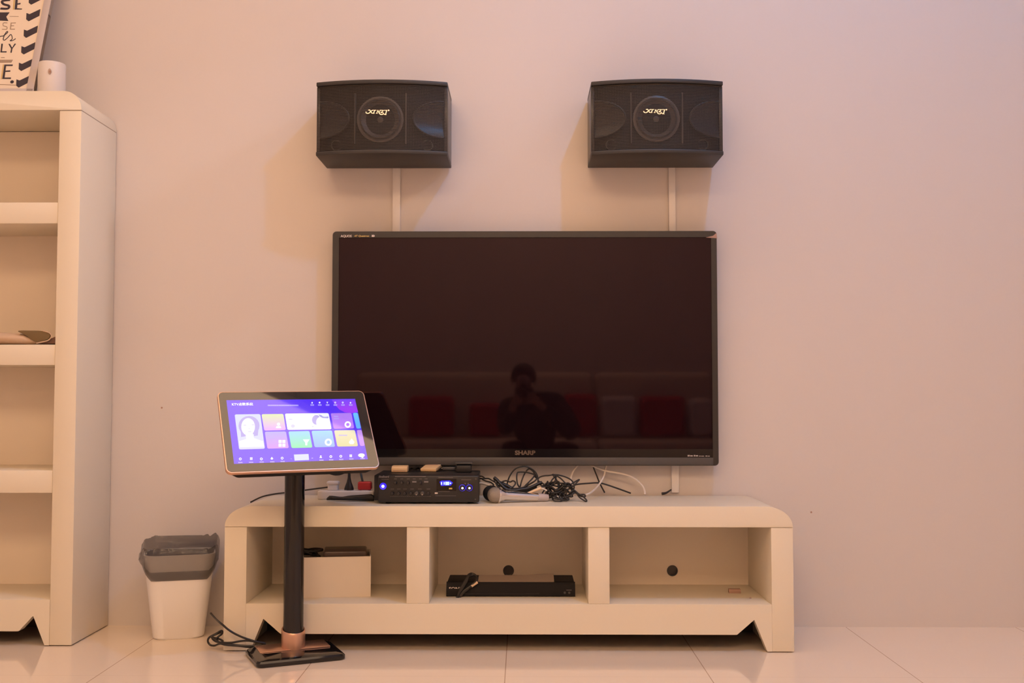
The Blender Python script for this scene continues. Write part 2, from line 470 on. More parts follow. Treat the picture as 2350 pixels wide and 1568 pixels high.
# ---- white canister beside the sign
c = at(118.5, 205, 3.70)
can = thing('canister', 'white cylindrical canister with a small oval emblem beside the word sign', 'canister', (c.x, 3.70, btop))
MB().lathe([(0.001, 0), (0.044, 0), (0.0455, 0.003), (0.0452, 0.113), (0.0435, 0.117), (0.001, 0.1175)], 40, Matrix.Translation((c.x, 3.70, btop))).build('body', M_white, can)
em = MB()
ep = at(114, 164, 3.655)
em.prism([(ep.x + 0.0052 * math.cos(a * PI / 10), ep.z + 0.0100 * math.sin(a * PI / 10)) for a in range(20)], 'y', 3.6535, 3.66)
em.build('emblem', M_cardtan, can)
em = MB(); em.prism([(ep.x + 0.002 + 0.004 * math.cos(a * PI / 8), ep.z - 0.001 + 0.0045 * math.sin(a * PI / 8)) for a in range(16)], 'y', 3.6525, 3.6545)
em.build('emblem_dot', M_brown, can)

# ---- slipper-like soft item on the third shelf
shz = 0.996
slip = thing('cloth_slipper', 'soft beige cloth slipper with a dark opening on the bookcase shelf', 'slipper', (-1.66, 3.69, shz))
def slp(u, v, y): return at(u, v, y)
lo = []
for k in range(13):
    t = k / 12; u = -90 + 205 * t                     # from toe (hidden by frame) to heel
    hgt = 0.052 * (1 - 0.35 * t) if t < 0.8 else 0.052 * 0.72 * max(0.15, (1 - t) / 0.2)
    hgt = max(hgt, 0.012); wid = 0.045 * math.sin(PI * (0.08 + 0.86 * t)) + 0.012
    x = at(u, 780, 3.67).x
    lp = []
    for j in range(14):
        a = j * 2 * PI / 14
        lp.append((x, 3.672 + wid * math.cos(a), shz + hgt * 0.5 + hgt * 0.5 * math.sin(a)))
    lo.append(lp)
MB().loft(lo).build('upper', M_fabric, slip, ang=80)
def outline(pts, y, n=5):
    return [(p.x, p.z) for p in smooth_path([at(u, v, y) for u, v in pts], n, True)]
op = MB()
pts = [(42, 760), (70, 759), (98, 760), (112, 765), (116, 772), (110, 779), (97, 783), (85, 786), (75, 781), (60, 770)]
op.prism(outline(pts, 3.632), 'y', 3.628, 3.645)
op.build('opening', M_fabric_dark, slip, bevel=0.0015)
MB().tube(smooth_path([at(u, v, 3.628) for u, v in ((98, 759.5), (113, 764), (118, 772), (111, 781), (97, 785), (84, 788))], 5), 0.0022, 8).build('rim_piping', M_fabric, slip)
sl = MB()
pts = [(84, 789), (96, 785), (112, 779), (128, 772), (140, 768), (140, 789)]
sl.prism([(at(u, v, 3.634).x, max(shz + 0.0005, at(u, v, 3.634).z)) for u, v in pts], 'y', 3.634, 3.70)
sl.build('heel_strap', M_strap, slip, bevel=0.002)

# ================================================================== waste bin and its liner
BC = Vector((-1.187, 3.788, 0)); BYAW = math.radians(17)
binb = thing('waste_bin', 'small white tapered waste bin with a black liner between the bookcase and the low cabinet', 'waste bin', BC, BYAW)
def binloop(a, b, z, r, dz=None, n=7): return [(x, y, z) for x, y in rrect(2 * a, 2 * b, r, n)]
bl = []
for t in (0.0, 0.02, 0.5, 1.0):
    bl.append(binloop(0.084 + 0.034 * t - (0.004 if t == 0 else 0), 0.070 + 0.024 * t - (0.004 if t == 0 else 0), 0.285 * t, 0.042 + 0.008 * t))
for t, w in ((1.0, 0.004), (0.5, 0.004), (0.05, 0.004)):
    bl.append(binloop(0.084 + 0.034 * t - w, 0.070 + 0.024 * t - w, 0.285 * t + 0.001, 0.038 + 0.008 * t))
MB().loft(bl).build('body', M_binwhite, binb, local=True)
bag = MB(); loops = []
prof = [(0.70, 0.05), (0.80, 0.15), (0.90, 0.235), (0.952, 0.286), (0.985, 0.310), (1.010, 0.318), (1.040, 0.314), (1.065, 0.300), (1.080, 0.282), (1.088, 0.264), (1.085, 0.246), (1.070, 0.230), (1.040, 0.216), (1.005, 0.206), (0.975, 0.201),
        (0.985, 0.206), (1.010, 0.218), (1.030, 0.232)]
base = rrect(0.236, 0.188, 0.045, 24)
for pi, (s, z) in enumerate(prof):
    lp = []; topness = max(0.0, min(1.0, (z - 0.205) / 0.05)); outer = 4 <= pi <= 14
    for k, (x, y) in enumerate(base):
        a = math.atan2(y, x); ca, sa = math.cos(a), math.sin(a)
        nz = noise.noise(Vector((ca * 2.4, sa * 2.4, z * 6)))
        nf = noise.noise(Vector((ca * 7.0 + 5 + z * 30, sa * 7.0, z * 22)))
        ns = noise.noise(Vector((ca * 16.0 + 9 - z * 50, sa * 16.0, z * 60)))
        ss = s + ((0.016 * nz + 0.040 * nf + 0.024 * ns) * topness if outer else 0.006 * nf)
        left = max(0.0, math.cos(a - PI)) ** 14; right = max(0.0, math.cos(a - 0.2)) ** 8
        if outer:
            ss += left * 0.17 * math.exp(-((z - 0.268) / 0.022) ** 2)
            ss += right * 0.10 * math.exp(-((z - 0.306) / 0.040) ** 2)
        zz = z + (topness * (0.004 * nz + 0.009 * nf + 0.004 * ns) if outer else 0.0)
        side = max(0.0, abs(ca) - 0.72) / 0.28
        if pi >= 9: zz += 0.040 * side * min(1.0, (pi - 8) / 3)
        if pi >= 11: ss -= 0.05 * side * (1 if ca < 0 else 0.6)
        if 4 <= pi <= 8: zz += (0.012 * (y / 0.094) + 0.010 * right - 0.016 * left) * (0.5 if pi in (4, 8) else 1.0)
        lp.append((x * ss, y * ss * 0.98, zz))
    loops.append(lp)
bag.loft(loops, True, False)
bag.build('liner', M_bag, binb, local=True, ang=60, label='black plastic liner folded over the rim')

# ================================================================== low cabinet under the television
cx0, cx1, ctop = -0.969, 0.8725, 0.467
CY1 = WALL - 0.006
cab = thing('tv_cabinet', 'long low ivory cabinet with three open bays under the television', 'cabinet', ((cx0 + cx1) / 2, (CABF + WALL) / 2, 0))
MB().prism(slab_profile(cx0, cx1, 0.4, ctop, 0.09, 0.066), 'y', CABF, CY1).build('top_panel', M_ivory, cab, bevel=0.004, bseg=3)
lx0, lx1 = -0.8965, 0.8015                             # inner faces of the ends
for a, b in ((cx0, lx0), (lx1, cx1)):
    MB().box(a, b, CABF + 0.0008, CY1, 0.003, 0.3990).build('side_panel', M_ivory, cab, bevel=0.002)
for a, b in ((-0.3772, -0.3032), (0.2108, 0.2800)):
    MB().box(a, b, CABF + 0.003, CY1 - 0.012, 0.153, 0.3995).build('divider', M_ivory, cab, bevel=0.002)
MB().box(lx0, lx1, CABF + 0.003, CY1 - 0.012, 0.115, 0.153).build('bottom_shelf', M_ivory, cab, bevel=0.0015)
MB().prism(apron_profile(lx0, lx1, 0.1515, 0.0562, 0.104, 0.0565, 0.113, 0.0155, 0.003), 'y', CABF + 0.0015, CABF + 0.045).build('apron', M_ivory, cab)
MB().box(lx0, lx1, CABF + 0.046, CY1 - 0.012, 0.104, 0.1148).build('under_shade_board', M_gapshade, cab)  # dark boards added here and behind to deepen the shade under the cabinet
MB().box(lx0, lx1, CABF + 0.30, CABF + 0.318, 0.003, 0.1038).build('rear_shade_board', M_gapshade, cab)
# back board with real cable holes in the middle and right bays
def back_with_holes(x0, x1, z0, z1, y0, y1, holes, r):
    mb = MB(); xs = [x0]
    for hx, hz in holes: xs += [hx - 0.05, hx + 0.05]
    xs.append(x1)
    for i in range(0, len(xs), 2):
        mb.box(xs[i], xs[i + 1], y0, y1, z0, z1)
    for hx, hz in holes:
        n = 32
        sq = []; ci = []
        for k in range(n):
            a = 2 * PI * k / n; c_, s_ = math.cos(a), math.sin(a)
            m = 1 / max(abs(c_), abs(s_)); sq.append((hx + 0.05 * m * c_, hz + 0.03 * m * s_)); ci.append((hx + r * c_, hz + r * s_))
        for y, fl in ((y0, 1), (y1, -1)):
            A = [mb.v((p[0], y, p[1])) for p in sq]; B = [mb.v((p[0], y, p[1])) for p in ci]
            for k in range(n): mb.face([A[k], A[(k + 1) % n], B[(k + 1) % n], B[k]])
        A = [mb.v((p[0], y0, p[1])) for p in ci]; B = [mb.v((p[0], y1, p[1])) for p in ci]
        for k in range(n): mb.face([A[k], A[(k + 1) % n], B[(k + 1) % n], B[k]])
        mb.box(hx - 0.05, hx + 0.05, y0, y1, z0, hz - 0.03); mb.box(hx - 0.05, hx + 0.05, y0, y1, hz + 0.03, z1)
    return mb
hA, hB = at(1167, 1310, CY1 - 0.014), at(1543, 1310, CY1 - 0.014)
back_with_holes(lx0, lx1, 0.11, 0.3995, CY1 - 0.014, CY1 - 0.003, [(hA.x, hA.z), (hB.x, hB.z)], 0.0185).build('back_panel', M_ivory_in, cab)
for h in (hA, hB):
    g = MB().lathe([(0.0195, 0), (0.0195, 0.002), (0.0165, 0.002), (0.0165, -0.010), (0.001, -0.0102)], 28, Matrix.Translation((h.x, CY1 - 0.0145, h.z)) @ Matrix.Rotation(PI / 2, 4, 'X'), False, True).build('cable_grommet', M_grey, cab)

# ---- white box with leads in the left bay
sz = 0.153
bxc = Vector((-0.664, 3.745, sz))
wbx = thing('open_box', 'open white card box standing in the left bay behind the black pole', 'box', bxc, math.radians(8.5))
W2, D2, HB, T = 0.1425, 0.085, 0.134, 0.0035
ob = MB()
ob.box(-W2, W2, -D2, -D2 + T, 0, HB); ob.box(-W2, W2, D2 - T, D2, 0, HB); ob.box(-W2, -W2 + T, -D2, D2, 0, HB); ob.box(W2 - T, W2, -D2, D2, 0, HB); ob.box(-W2, W2, -D2, D2, 0, T)
ob.build('box_body', M_box, wbx, local=True, bevel=0.001)
lidm = MB(); lidm.box(-W2 - 0.001, -W2 + 0.002, -D2, D2, 0.01, HB * 1.04); lidm.build('side_flap', M_box, wbx, local=True)
ob = MB(); cxm = Matrix.Translation(bxc + Vector((0.058, 0.0, 0.104))) @ Matrix.Rotation(math.radians(8.5), 4, 'Z')
ob.box(-0.072, 0.072, -0.055, 0.06, 0, 0.046, cxm); adp = ob.build('set_top_box', M_smoky, bevel=0.006, bseg=3)
tag(adp, 'dark plastic set-top box lying in the open white card box', 'set-top box')
pp = []
for i in range(40):
    a = i * 0.9; pp.append((bxc.x - 0.075 + 0.042 * math.cos(a) + 0.012 * math.sin(2.3 * a), bxc.y + 0.035 * math.sin(a), sz + 0.112 + 0.034 * abs(math.sin(a * 0.31)) + 0.004 * math.sin(3 * a)))
o = MB().tube(smooth_path(pp, 4), 0.0035, 7).build('coiled_lead', M_cable); tag(o, 'coiled black lead heaped in the open white card box', 'cable')

# ---- disc player, its sleeve and coiled lead in the middle bay
dl, dr = gz(1024, 1370, sz), gz(1320, 1370, sz)
dvd = thing('disc_player', 'flat black disc player in the middle bay of the low cabinet', 'disc player', ((dl.x + dr.x) / 2, 3.76, sz))
dz0, dz1, dyf, dyb = sz, sz + 0.047, dl.y, 3.835
MB().box(dl.x + 0.002, dr.x - 0.002, dyf + 0.008, dyb, dz0 + 0.003, dz1).build('case', M_matte, dvd, bevel=0.002)
MB().prism([(dyf + 0.010, dz0), (dyf, dz0 + 0.003), (dyf, dz0 + 0.024), (dyf + 0.012, dz1), (dyf + 0.02, dz1), (dyf + 0.02, dz0)], 'x', dl.x, dr.x).build('front_panel', M_matte, dvd)
MB().box(dl.x + 0.05, dr.x - 0.12, dyf - 0.0008, dyf + 0.002, dz0 + 0.026 - 0.016, dz0 + 0.0105).build('tray_seam', M_grey, dvd)
for fx in (dr.x - 0.035, dr.x - 0.02): MB().lathe([(0.004, 0), (0.004, 0.002), (0.001, 0.0025)], 14, Matrix.Translation((fx, dyf, dz0 + 0.014)) @ RX90).build('button', M_grey, dvd)
tp = at(1030, 1354, dyf)
text('lettering', 'SONY', 0.0135, M_label, Matrix.Translation((tp.x, dyf + 0.0018, tp.z - 0.001)) @ RX90, dvd, sx=1.25, bold=0.0003)
MB().box(dr.x - 0.030, dr.x - 0.012, dyf - 0.001, dyf + 0.003, dz0 + 0.022, dz0 + 0.0235).build('small_print', M_dimlabel, dvd)
film = MB(); rows = []
fa, fb = at(1098, 1335, dyf + 0.06).x, gz(1272, 1338, dz1).x
for k in range(13):
    t = k / 12; x = fa + (fb - fa) * t; lift = 0.003 + 0.004 * t * t + 0.001 * math.sin(9 * t)
    rows.append([(x, dyf + 0.014, dz1 + 0.001), (x, dyf + 0.040, dz1 + 0.002 + lift * 0.5), (x, dyf + 0.075, dz1 + 0.003 + lift), (x, dyf + 0.102, dz1 + 0.004 + lift * 1.3),
                 (x, dyf + 0.102, dz1 + 0.0025 + lift * 1.3), (x, dyf + 0.075, dz1 + 0.0015 + lift), (x, dyf + 0.040, dz1 + 0.0005 + lift * 0.5), (x, dyf + 0.014, dz1)])
o = film.loft(rows).build('paper_sleeve', M_film); tag(o, 'long pale clear sleeve lying on top of the disc player', 'sleeve')
lead = thing('coiled_lead', 'short black lead with a pale plug hanging over the disc player front', 'cable', (-0.17, dyf, sz))
zz = lambda x, y: (1000 + x / 6.912, 1300 + y / 6.912)
def pl(lst, y): return [at(*zz(a, b), y + d) for a, b, d in lst]
w = MB()
for off in (0, 12, 24):
    P = pl([(350, 540, -0.012), (360, 450, -0.012), (400 + off, 350, -0.008), (470 + off, 230, 0.0), (520, 140 + off, 0.01), (580 + off, 120 + off, 0.02), (650, 170 + off, 0.012), (640, 240, 0.0), (540 + off, 330 - off, -0.006), (440, 420 - off, -0.01), (370, 500, -0.012)], dyf)
    w.tube(smooth_path(P, 5), 0.0042, 8)
w.build('lead_loops', M_cable, lead)
P = pl([(352, 470, -0.014), (352, 545, -0.014)], dyf); MB().tube(P, lambda t: 0.0075 - 0.003 * t, 10).build('black_plug', M_black, lead)
P = pl([(660, 250, 0.0), (565, 315, -0.006)], dyf); MB().tube(P, 0.0052, 10).build('pale_plug', M_cream, lead)

# ---- small card box and a crumb in the right bay
ml = gz(1673, 1362, sz)
mbx = MB(); mbx.box(0, 0.04, 0, 0.024, 0, 0.013, Matrix.Translation(ml) @ Matrix.Rotation(-0.06, 4, 'Z'))
o = mbx.build('matchbox', M_brown, bevel=0.0008); tag(o, 'small brownish pink matchbox in the right bay', 'matchbox')
p = gz(1722, 1374, sz)
o = MB().lathe([(0.001, 0), (0.004, 0.0008), (0.003, 0.003), (0.0008, 0.004)], 8, Matrix.Translation(p)).build('crumb', M_brown); tag(o, 'tiny dark crumb near the matchbox in the right bay', 'crumb')

# ================================================================== speakers
def make_speaker(x0, label, group):
    x1, y0, yb, za, zb = x0 + 0.454, 3.715, WALL - 0.012, 1.6515, 1.908
    W_ = x1 - x0; xm = (x0 + x1) / 2; bulge = 0.036
    t = thing('loudspeaker', label, 'loudspeaker', (xm, (y0 + yb) / 2, za), 0, group)
    def front(x, d=0.0): return y0 + d - bulge * (1 - ((x - xm) / (W_ / 2)) ** 2)
    N = 24
    def plan(d, inset=0.0):
        a = [(x0 + inset + (W_ - 2 * inset) * k / N, front(x0 + inset + (W_ - 2 * inset) * k / N, d)) for k in range(N + 1)]
        return a + [(x1 - inset, yb), (x0 + inset, yb)]
    MB().prism(plan(0), 'z', zb - 0.014, zb).build('top_panel', M_cabinet_black, t, bevel=0.0025)
    MB().prism(plan(0), 'z', za, za + 0.014).build('bottom_panel', M_cabinet_black, t, bevel=0.0025)
    for a, b in ((x0, x0 + 0.012), (x1 - 0.012, x1)):
        MB().box(a, b, y0 + 0.012, yb, za + 0.0145, zb - 0.0145).build('side_panel', M_vinyl, t, bevel=0.0015)
    MB().box(x0 + 0.012, x1 - 0.012, yb - 0.012, yb, za + 0.014, zb - 0.014).build('back_panel', M_cabinet_black, t)
    # baffle behind the grille
    MB().prism([(x0 + 0.012 + (W_ - 0.024) * k / N, front(x0 + 0.012 + (W_ - 0.024) * k / N, 0.030)) for k in range(N + 1)] + [(x1 - 0.012, y0 + 0.06), (x0 + 0.012, y0 + 0.06)], 'z', za + 0.014, zb - 0.014).build('baffle', M_matte, t)
    # woofer: ring, surround, cone and cap
    yc = front(xm, 0.030); zc = za + 0.124; wmx = Matrix.Translation((xm - 0.004, yc, zc)) @ RX90 @ Matrix.Diagonal((0.82, 0.82, 1, 1))
    wf = MB().lathe([(0.098, -0.002), (0.098, 0.004), (0.090, 0.006), (0.086, 0.004)], 48, wmx, False, False).build('woofer', M_surround, t)
    MB().lathe([(0.086, 0.004), (0.080, 0.011), (0.074, 0.004), (0.030, -0.016), (0.030, -0.013), (0.022, -0.004), (0.010, 0.001), (0.0008, 0.002)], 48, wmx, False, True).build('cone', M_driver, wf)
    for s in (-1, 1):
        xs_ = xm + s * 0.088 - 0.003
        MB().box(xs_ - 0.002, xs_ + 0.002, yc - 0.006, yc + 0.03, zc - 0.085, zc + 0.09).build('baffle_rib', M_driver, t)
        hx = xm + s * (W_ / 2 - 0.013); hz = zc + 0.002
        lps = []
        for kr in range(7):                              # half bowl opening toward the side of the cabinet
            q_ = 1 - kr / 6; lp = []
            for ka in range(25):
                a = PI / 2 + PI * ka / 24
                x = hx + s * 0.100 * q_ * math.cos(a) * (1 if s > 0 else 1); z = hz + 0.060 * q_ * math.sin(a)
                dpt = -0.016 + 0.014 * (1 - q_ ** 2.2)
                lp.append((x, front(x, 0.030) + dpt, z))
            lps.append(lp)
        hn_ = MB(); hn_.loft(lps, False, False, closed=False)
        rim_ = [(hx + s * 0.103 * math.cos(PI / 2 + PI * ka / 24), front(hx + s * 0.103 * math.cos(PI / 2 + PI * ka / 24), 0.030) - 0.0165, hz + 0.063 * math.sin(PI / 2 + PI * ka / 24)) for ka in range(25)]
        hn_.tube(rim_, 0.0032, 8)
        hn_.build('horn', M_horn, t, ang=60)
        px_ = xm + s * 0.158; pm = Matrix.Translation((px_, front(px_, 0.030), za + 0.038)) @ RX90
        MB().lathe([(0.019, -0.001), (0.019, 0.003), (0.016, 0.003), (0.015, -0.004), (0.001, -0.004)], 28, pm, False, True).build('port', M_horn, t)
    # curved perforated grille
    g = MB(); L1, L2 = [], []
    for k in range(N + 1):
        x = x0 + 0.0025 + (W_ - 0.005) * k / N; y = front(x, 0.006)
        L1.append([(x, y, za + 0.0142), (x, y, zb - 0.0142)])
    g.loft(L1, False, False, closed=False)
    g.build('grille', M_grille, t, ang=80)
    # logo: swashed metal letters
    lg = MB(); q = 0.0000575
    def st(pts, wd=4.0): ribbon(lg, [((a - 1200) * q, (670 - b) * q) for a, b in pts], wd * 0.00068, -0.0022, 0.0, 'y', LM)
    lx = x0 + 0.2175; LM = Matrix.Translation((lx, front(lx, 0.006) - 0.0005, at(870, 259, 3.69).z)) @ Matrix.Rotation(0.0, 4, 'Z')
    st([(500, 650), (515, 705), (580, 735), (680, 720), (780, 620), (900, 545)]); st([(650, 545), (720, 535), (770, 610), (840, 710), (920, 735)])
    st([(1020, 550), (950, 735)], 4.4); st([(940, 545), (1110, 548)], 2.6); st([(890, 735), (1000, 735)], 2.6)
    st([(1210, 555), (1140, 735)], 3.2); st([(1100, 735), (1190, 735)], 2.4); st([(1205, 555), (1260, 660), (1330, 770), (1420, 812), (1510, 785)], 4.2); st([(1345, 550), (1295, 690)], 2.8)
    st([(1330, 548), (1540, 558)], 3.0); st([(1540, 565), (1385, 700)], 3.2); st([(1390, 700), (1500, 692), (1570, 775), (1660, 812)], 3.2)
    st([(1735, 560), (1665, 812)], 4.6); st([(1580, 555), (1760, 552)], 2.6); st([(1600, 815), (1715, 822)], 2.6)
    lg.lathe([(0.0028, 0), (0.0028, 0.002), (0.001, 0.0022)], 12, LM @ Matrix.Translation(((1845 - 1200) * q, 0, (670 - 560) * q)) @ RX90)
    lg.build('logo', M_goldsilver, t)
    MB().box(xm - 0.1, xm + 0.1, yb, WALL - 0.0005, za + 0.06, zb - 0.06).build('wall_bracket', M_black, t)
    return t
spk = make_speaker(-0.714, 'black loudspeaker with curved grille on the wall, above the television end nearest the bookcase', 'wall loudspeakers')
spk2 = dup(spk, spk.location + Vector((0.950, 0, 0)), 'black loudspeaker with curved grille on the wall, the one farther from the bookcase')

# ---- white cable trunking on the wall
for i, (u0, u1, va, vb, nm) in enumerate(((901, 918, 384, 545, 'narrow white trunking between the television and the speaker nearest the bookcase'),
                                          (1534.5, 1551, 384, 545, 'narrow white trunking between the television and the speaker farther from the bookcase'),
                                          (1541, 1558.5, 1060, 1131, 'short white trunking running from the television down to the low cabinet'))):
    y = WALL - 0.014; a, b = at(u0, va, y), at(u1, vb, y)
    o = MB().box(a.x, b.x, y, WALL - 0.0003, min(a.z, b.z), max(a.z, b.z)).build('cable_trunking', M_duct, bevel=0.0015)
    tag(o, nm, 'cable trunking', 'white cable trunking')

# ================================================================== television
TY0, TYB = 3.865, 3.915
ta, tb = at(763, 531, TY0), at(1650, 1069.5, TY0)
tv = thing('television', 'large black flat television mounted on the wall over the low cabinet', 'television', ((ta.x + tb.x) / 2, (TY0 + TYB) / 2, tb.z))
ia, ib = at(778, 545.5, TY0), at(1636, 1031, TY0)
gb = at(1200, 1050, TY0).z
def ringbox(mb, X0, X1, Z0, Z1, x0, x1, z0, z1, y0, y1, r):
    out = rrect(X1 - X0, Z1 - Z0, r, 6, (X0 + X1) / 2, (Z0 + Z1) / 2)
    inn = rrect(x1 - x0, z1 - z0, 0.001, 6, (x0 + x1) / 2, (z0 + z1) / 2)
    n = len(out)
    loops = [[(p[0], y1, p[1]) for p in out], [(p[0], y0 + 0.003, p[1]) for p in out],
             [((p[0] - (X0 + X1) / 2) * 0.9975 + (X0 + X1) / 2, y0, (p[1] - (Z0 + Z1) / 2) * 0.9965 + (Z0 + Z1) / 2) for p in out],
             [(p[0], y0, p[1]) for p in inn], [(p[0], y0 + 0.006, p[1]) for p in inn], [(p[0], y1, p[1]) for p in inn]]
    mb.loft(loops, False, False); return mb
M_bezel = mat('bezel_plastic', (0.032, 0.029, 0.028), rough=0.22)
ringbox(MB(), ta.x, tb.x, tb.z, ta.z, ia.x, ib.x, gb, ia.z, TY0, TY0 + 0.03, 0.014).build('bezel', M_bezel, tv)
MB().box(ia.x - 0.002, ib.x + 0.002, TY0 + 0.005, TY0 + 0.012, ib.z - 0.001, ia.z + 0.002).build('screen', M_tv, tv)
MB().box(ia.x - 0.001, ib.x + 0.001, TY0 + 0.0012, TY0 + 0.012, gb - 0.002, ib.z).build('lower_bezel', M_gloss, tv)
MB().box(ta.x + 0.02, tb.x - 0.02, TY0 - 0.0012, TY0 + 0.002, tb.z + 0.003, gb - 0.0005).build('speaker_bar', M_grey, tv, bevel=0.001)
MB().box(ta.x + 0.006, tb.x - 0.006, TY0 + 0.028, TYB, tb.z + 0.006, ta.z - 0.006).build('rear_case', M_black, tv, bevel=0.01)
MB().box(-0.2, 0.2, TYB - 0.002, WALL - 0.0005, 0.85, 1.15).build('wall_mount', M_black, tv)
text('lettering', 'SHARP', 0.0205, M_silver, Matrix.Translation((at(1205, 1044, TY0).x, TY0 + 0.0008, at(1205, 1044.0, TY0).z)) @ RX90, tv, sx=1.18, bold=0.0009, align='CENTER')
text('lettering', 'AQUOS', 0.0115, M_label, Matrix.Translation((at(782, 545, TY0).x, TY0 - 0.0005, at(782, 544.5, TY0).z)) @ RX90, tv, sx=0.98, bold=0.0002)
text('lettering', '4T Quattron', 0.0088, M_gold, Matrix.Translation((at(813, 543, TY0).x, TY0 - 0.0005, at(813, 543.6, TY0).z)) @ RX90, tv, sx=1.15, bold=0.0002, shear=0.2)
text('lettering', '3D', 0.0086, M_label, Matrix.Translation((at(853, 543, TY0).x, TY0 - 0.0005, at(853, 543.4, TY0).z)) @ RX90, tv, bold=0.0006)
sp = MB()
for a, b, h in ((1578, 1583, 3.5), (1584, 1590, 2.8), (1592, 1596, 3.5), (1597, 1602, 3), (1604, 1608, 1.8), (1609, 1616, 1.6), (1619, 1623, 2), (1624, 1629, 1.6)):
    p, q2 = at(a, 1048, TY0), at(b, 1048 - h, TY0); sp.box(p.x, q2.x, TY0 + 0.0004, TY0 + 0.0016, p.z, q2.z)
sp.build('small_print', M_midlabel, tv)
tri = MB(); pts = [(1620, 545.2), (1636, 541.5), (1644, 535), (1645.5, 545), (1645.5, 547)]
tri.prism([(at(u, v, TY0).x, at(u, v, TY0).z) for u, v in pts], 'y', TY0 - 0.0012, TY0 + 0.002); tri.build('corner_wedge', M_brown, tv)  # thin brown wedge at the upper right of the bezel
p = at(1419, 1059, TY0); MB().lathe([(0.003, 0), (0.003, 0.0008), (0.001, 0.001)], 12, Matrix.Translation((p.x, TY0 - 0.001, p.z)) @ RX90).build('sensor', M_surround, tv)

# ================================================================== song-selection touch screen on its stand
KP = Vector((-0.731, 3.50, 0)); KY = math.radians(25)
kiosk = thing('touchscreen_kiosk', 'song-selection touchscreen lit purple on a black pole stand before the low cabinet', 'touchscreen stand', KP, KY)
bs_ = MB(); lps = []
def brect(x0, x1, y0, y1, z, r, dz=0.0): return [(p[0], p[1], z + dz * (p[1] - y0) / (y1 - y0)) for p in rrect(x1 - x0, y1 - y0, r, 5, (x0 + x1) / 2, (y0 + y1) / 2)]
lps = [brect(-0.136, 0.136, -0.122, 0.072, 0.0, 0.018), brect(-0.139, 0.139, -0.126, 0.075, 0.004, 0.02), brect(-0.139, 0.139, -0.126, 0.075, 0.013, 0.02), brect(-0.134, 0.134, -0.121, 0.069, 0.0185, 0.018, 0.002),
       brect(-0.113, 0.113, -0.108, 0.054, 0.0225, 0.012, 0.006)]
bs_.loft(lps).build('base', M_gloss, kiosk, local=True, ang=30)
tr = MB(); tr.prism([(-0.034, 0.0250), (0.0535, 0.0275), (0.0535, 0.0305), (-0.034, 0.0272)], 'x', -0.1115, 0.1115); tr.build('base_trim', M_copper, kiosk, local=True, bevel=0.0006)
cl_ = MB(); lps = []
for r_, z_, k_ in ((0.0375, 0.024, 0), (0.0375, 0.074, 1), (0.0372, 0.083, 1), (0.0360, 0.085, 1), (0.0330, 0.084, 1), (0.0325, 0.030, 0)):
    lps.append([(r_ * math.cos(q_ * PI / 24), r_ * math.sin(q_ * PI / 24), z_ + k_ * 0.009 * math.sin(q_ * PI / 24)) for q_ in range(48)])
cl_.loft(lps, False, False)
cl_.build('pole_collar', M_copper, kiosk, local=True)
MB().lathe([(0.0318, 0.030), (0.0318, 0.715), (0.001, 0.716)], 40, None, False, True).build('pole', M_gloss, kiosk, local=True)
KDY = 3.43; ks = KDY / 3.35
DC = CAM + (Vector((-0.6892, 3.35, 0.7214)) - CAM) * ks
DR = Matrix.Rotation(0.4138, 4, 'Z') @ Matrix.Rotation(-0.6661, 4, 'X') @ Matrix.Rotation(-0.0113, 4, 'Y')
DM = Matrix.Translation(DC) @ DR
DW, DH = 0.4637 * ks, 0.3015 * ks
hs = bpy.data.objects.new('display_housing', None)
hm_ = MB()
def dl_(w, h, y, r): return [(p[0], y, p[1]) for p in rrect(w, h, r, 7)]
hm_.loft([dl_(DW - 0.012, DH - 0.012, -0.0002, 0.013), dl_(DW - 0.002, DH - 0.002, 0.0, 0.017), dl_(DW, DH, 0.002, 0.018), dl_(DW, DH, 0.011, 0.018)], True, True)
rim = hm_.build('display_rim', M_copper, kiosk, local=True)
rim.matrix_basis = wm(kiosk).inverted() @ DM
hb = MB()
def dlo_(w, h, y, r, dz): return [(p[0], y, p[1] + dz) for p in rrect(w, h, r, 7)]
hb.loft([dlo_(DW - 0.001, DH - 0.001, 0.0085, 0.018, 0), dlo_(DW - 0.012, DH - 0.006, 0.014, 0.018, -0.001), dlo_(DW - 0.050, DH - 0.030, 0.034, 0.018, -0.010), dlo_(DW * 0.62, DH * 0.62, 0.044, 0.02, -0.01)], True, True)
hbo = hb.build('display_back', M_matte, kiosk, local=True); hbo.matrix_basis = rim.matrix_basis
gl = MB(); gl.loft([dl_(DW - 0.0075, DH - 0.0075, 0.0, 0.0145), dl_(DW - 0.0075, DH - 0.0075, -0.0010, 0.0145)], True, True)
M_kglass = mat('touch_glass', (0.012, 0.010, 0.011), rough=0.03, spec=1.0, coat=0.35)
glo = gl.build('touch_glass', M_kglass, kiosk, local=True); glo.matrix_basis = rim.matrix_basis
nD = (DR.to_3x3() @ Vector((0, -1, 0))); p0D = DM @ Vector((0, -0.0012, 0)); DMi = DM.inverted()
def tz(x, y):
    u, v = 480 + x / 5.595, 880 + y / 5.595
    d = ray(u, v); t = (p0D - CAM).dot(nD) / d.dot(nD)
    q = DMi @ (CAM + d * t); return (q.x, q.z)
def lift(layer): return -0.0011 - 0.00022 * layer
scr = MB()
cs = [tz(*p) for p in ((215, 210), (1868, 205), (2045, 975), (325, 1035))]
sx0, sx1 = (cs[0][0] + cs[3][0]) / 2, (cs[1][0] + cs[2][0]) / 2
sz1, sz0 = (cs[0][1] + cs[1][1]) / 2, (cs[2][1] + cs[3][1]) / 2
scr.prism([(sx0, sz0), (sx1, sz0), (sx1, sz1), (sx0, sz1)], 'y', -0.0002, lift(0))
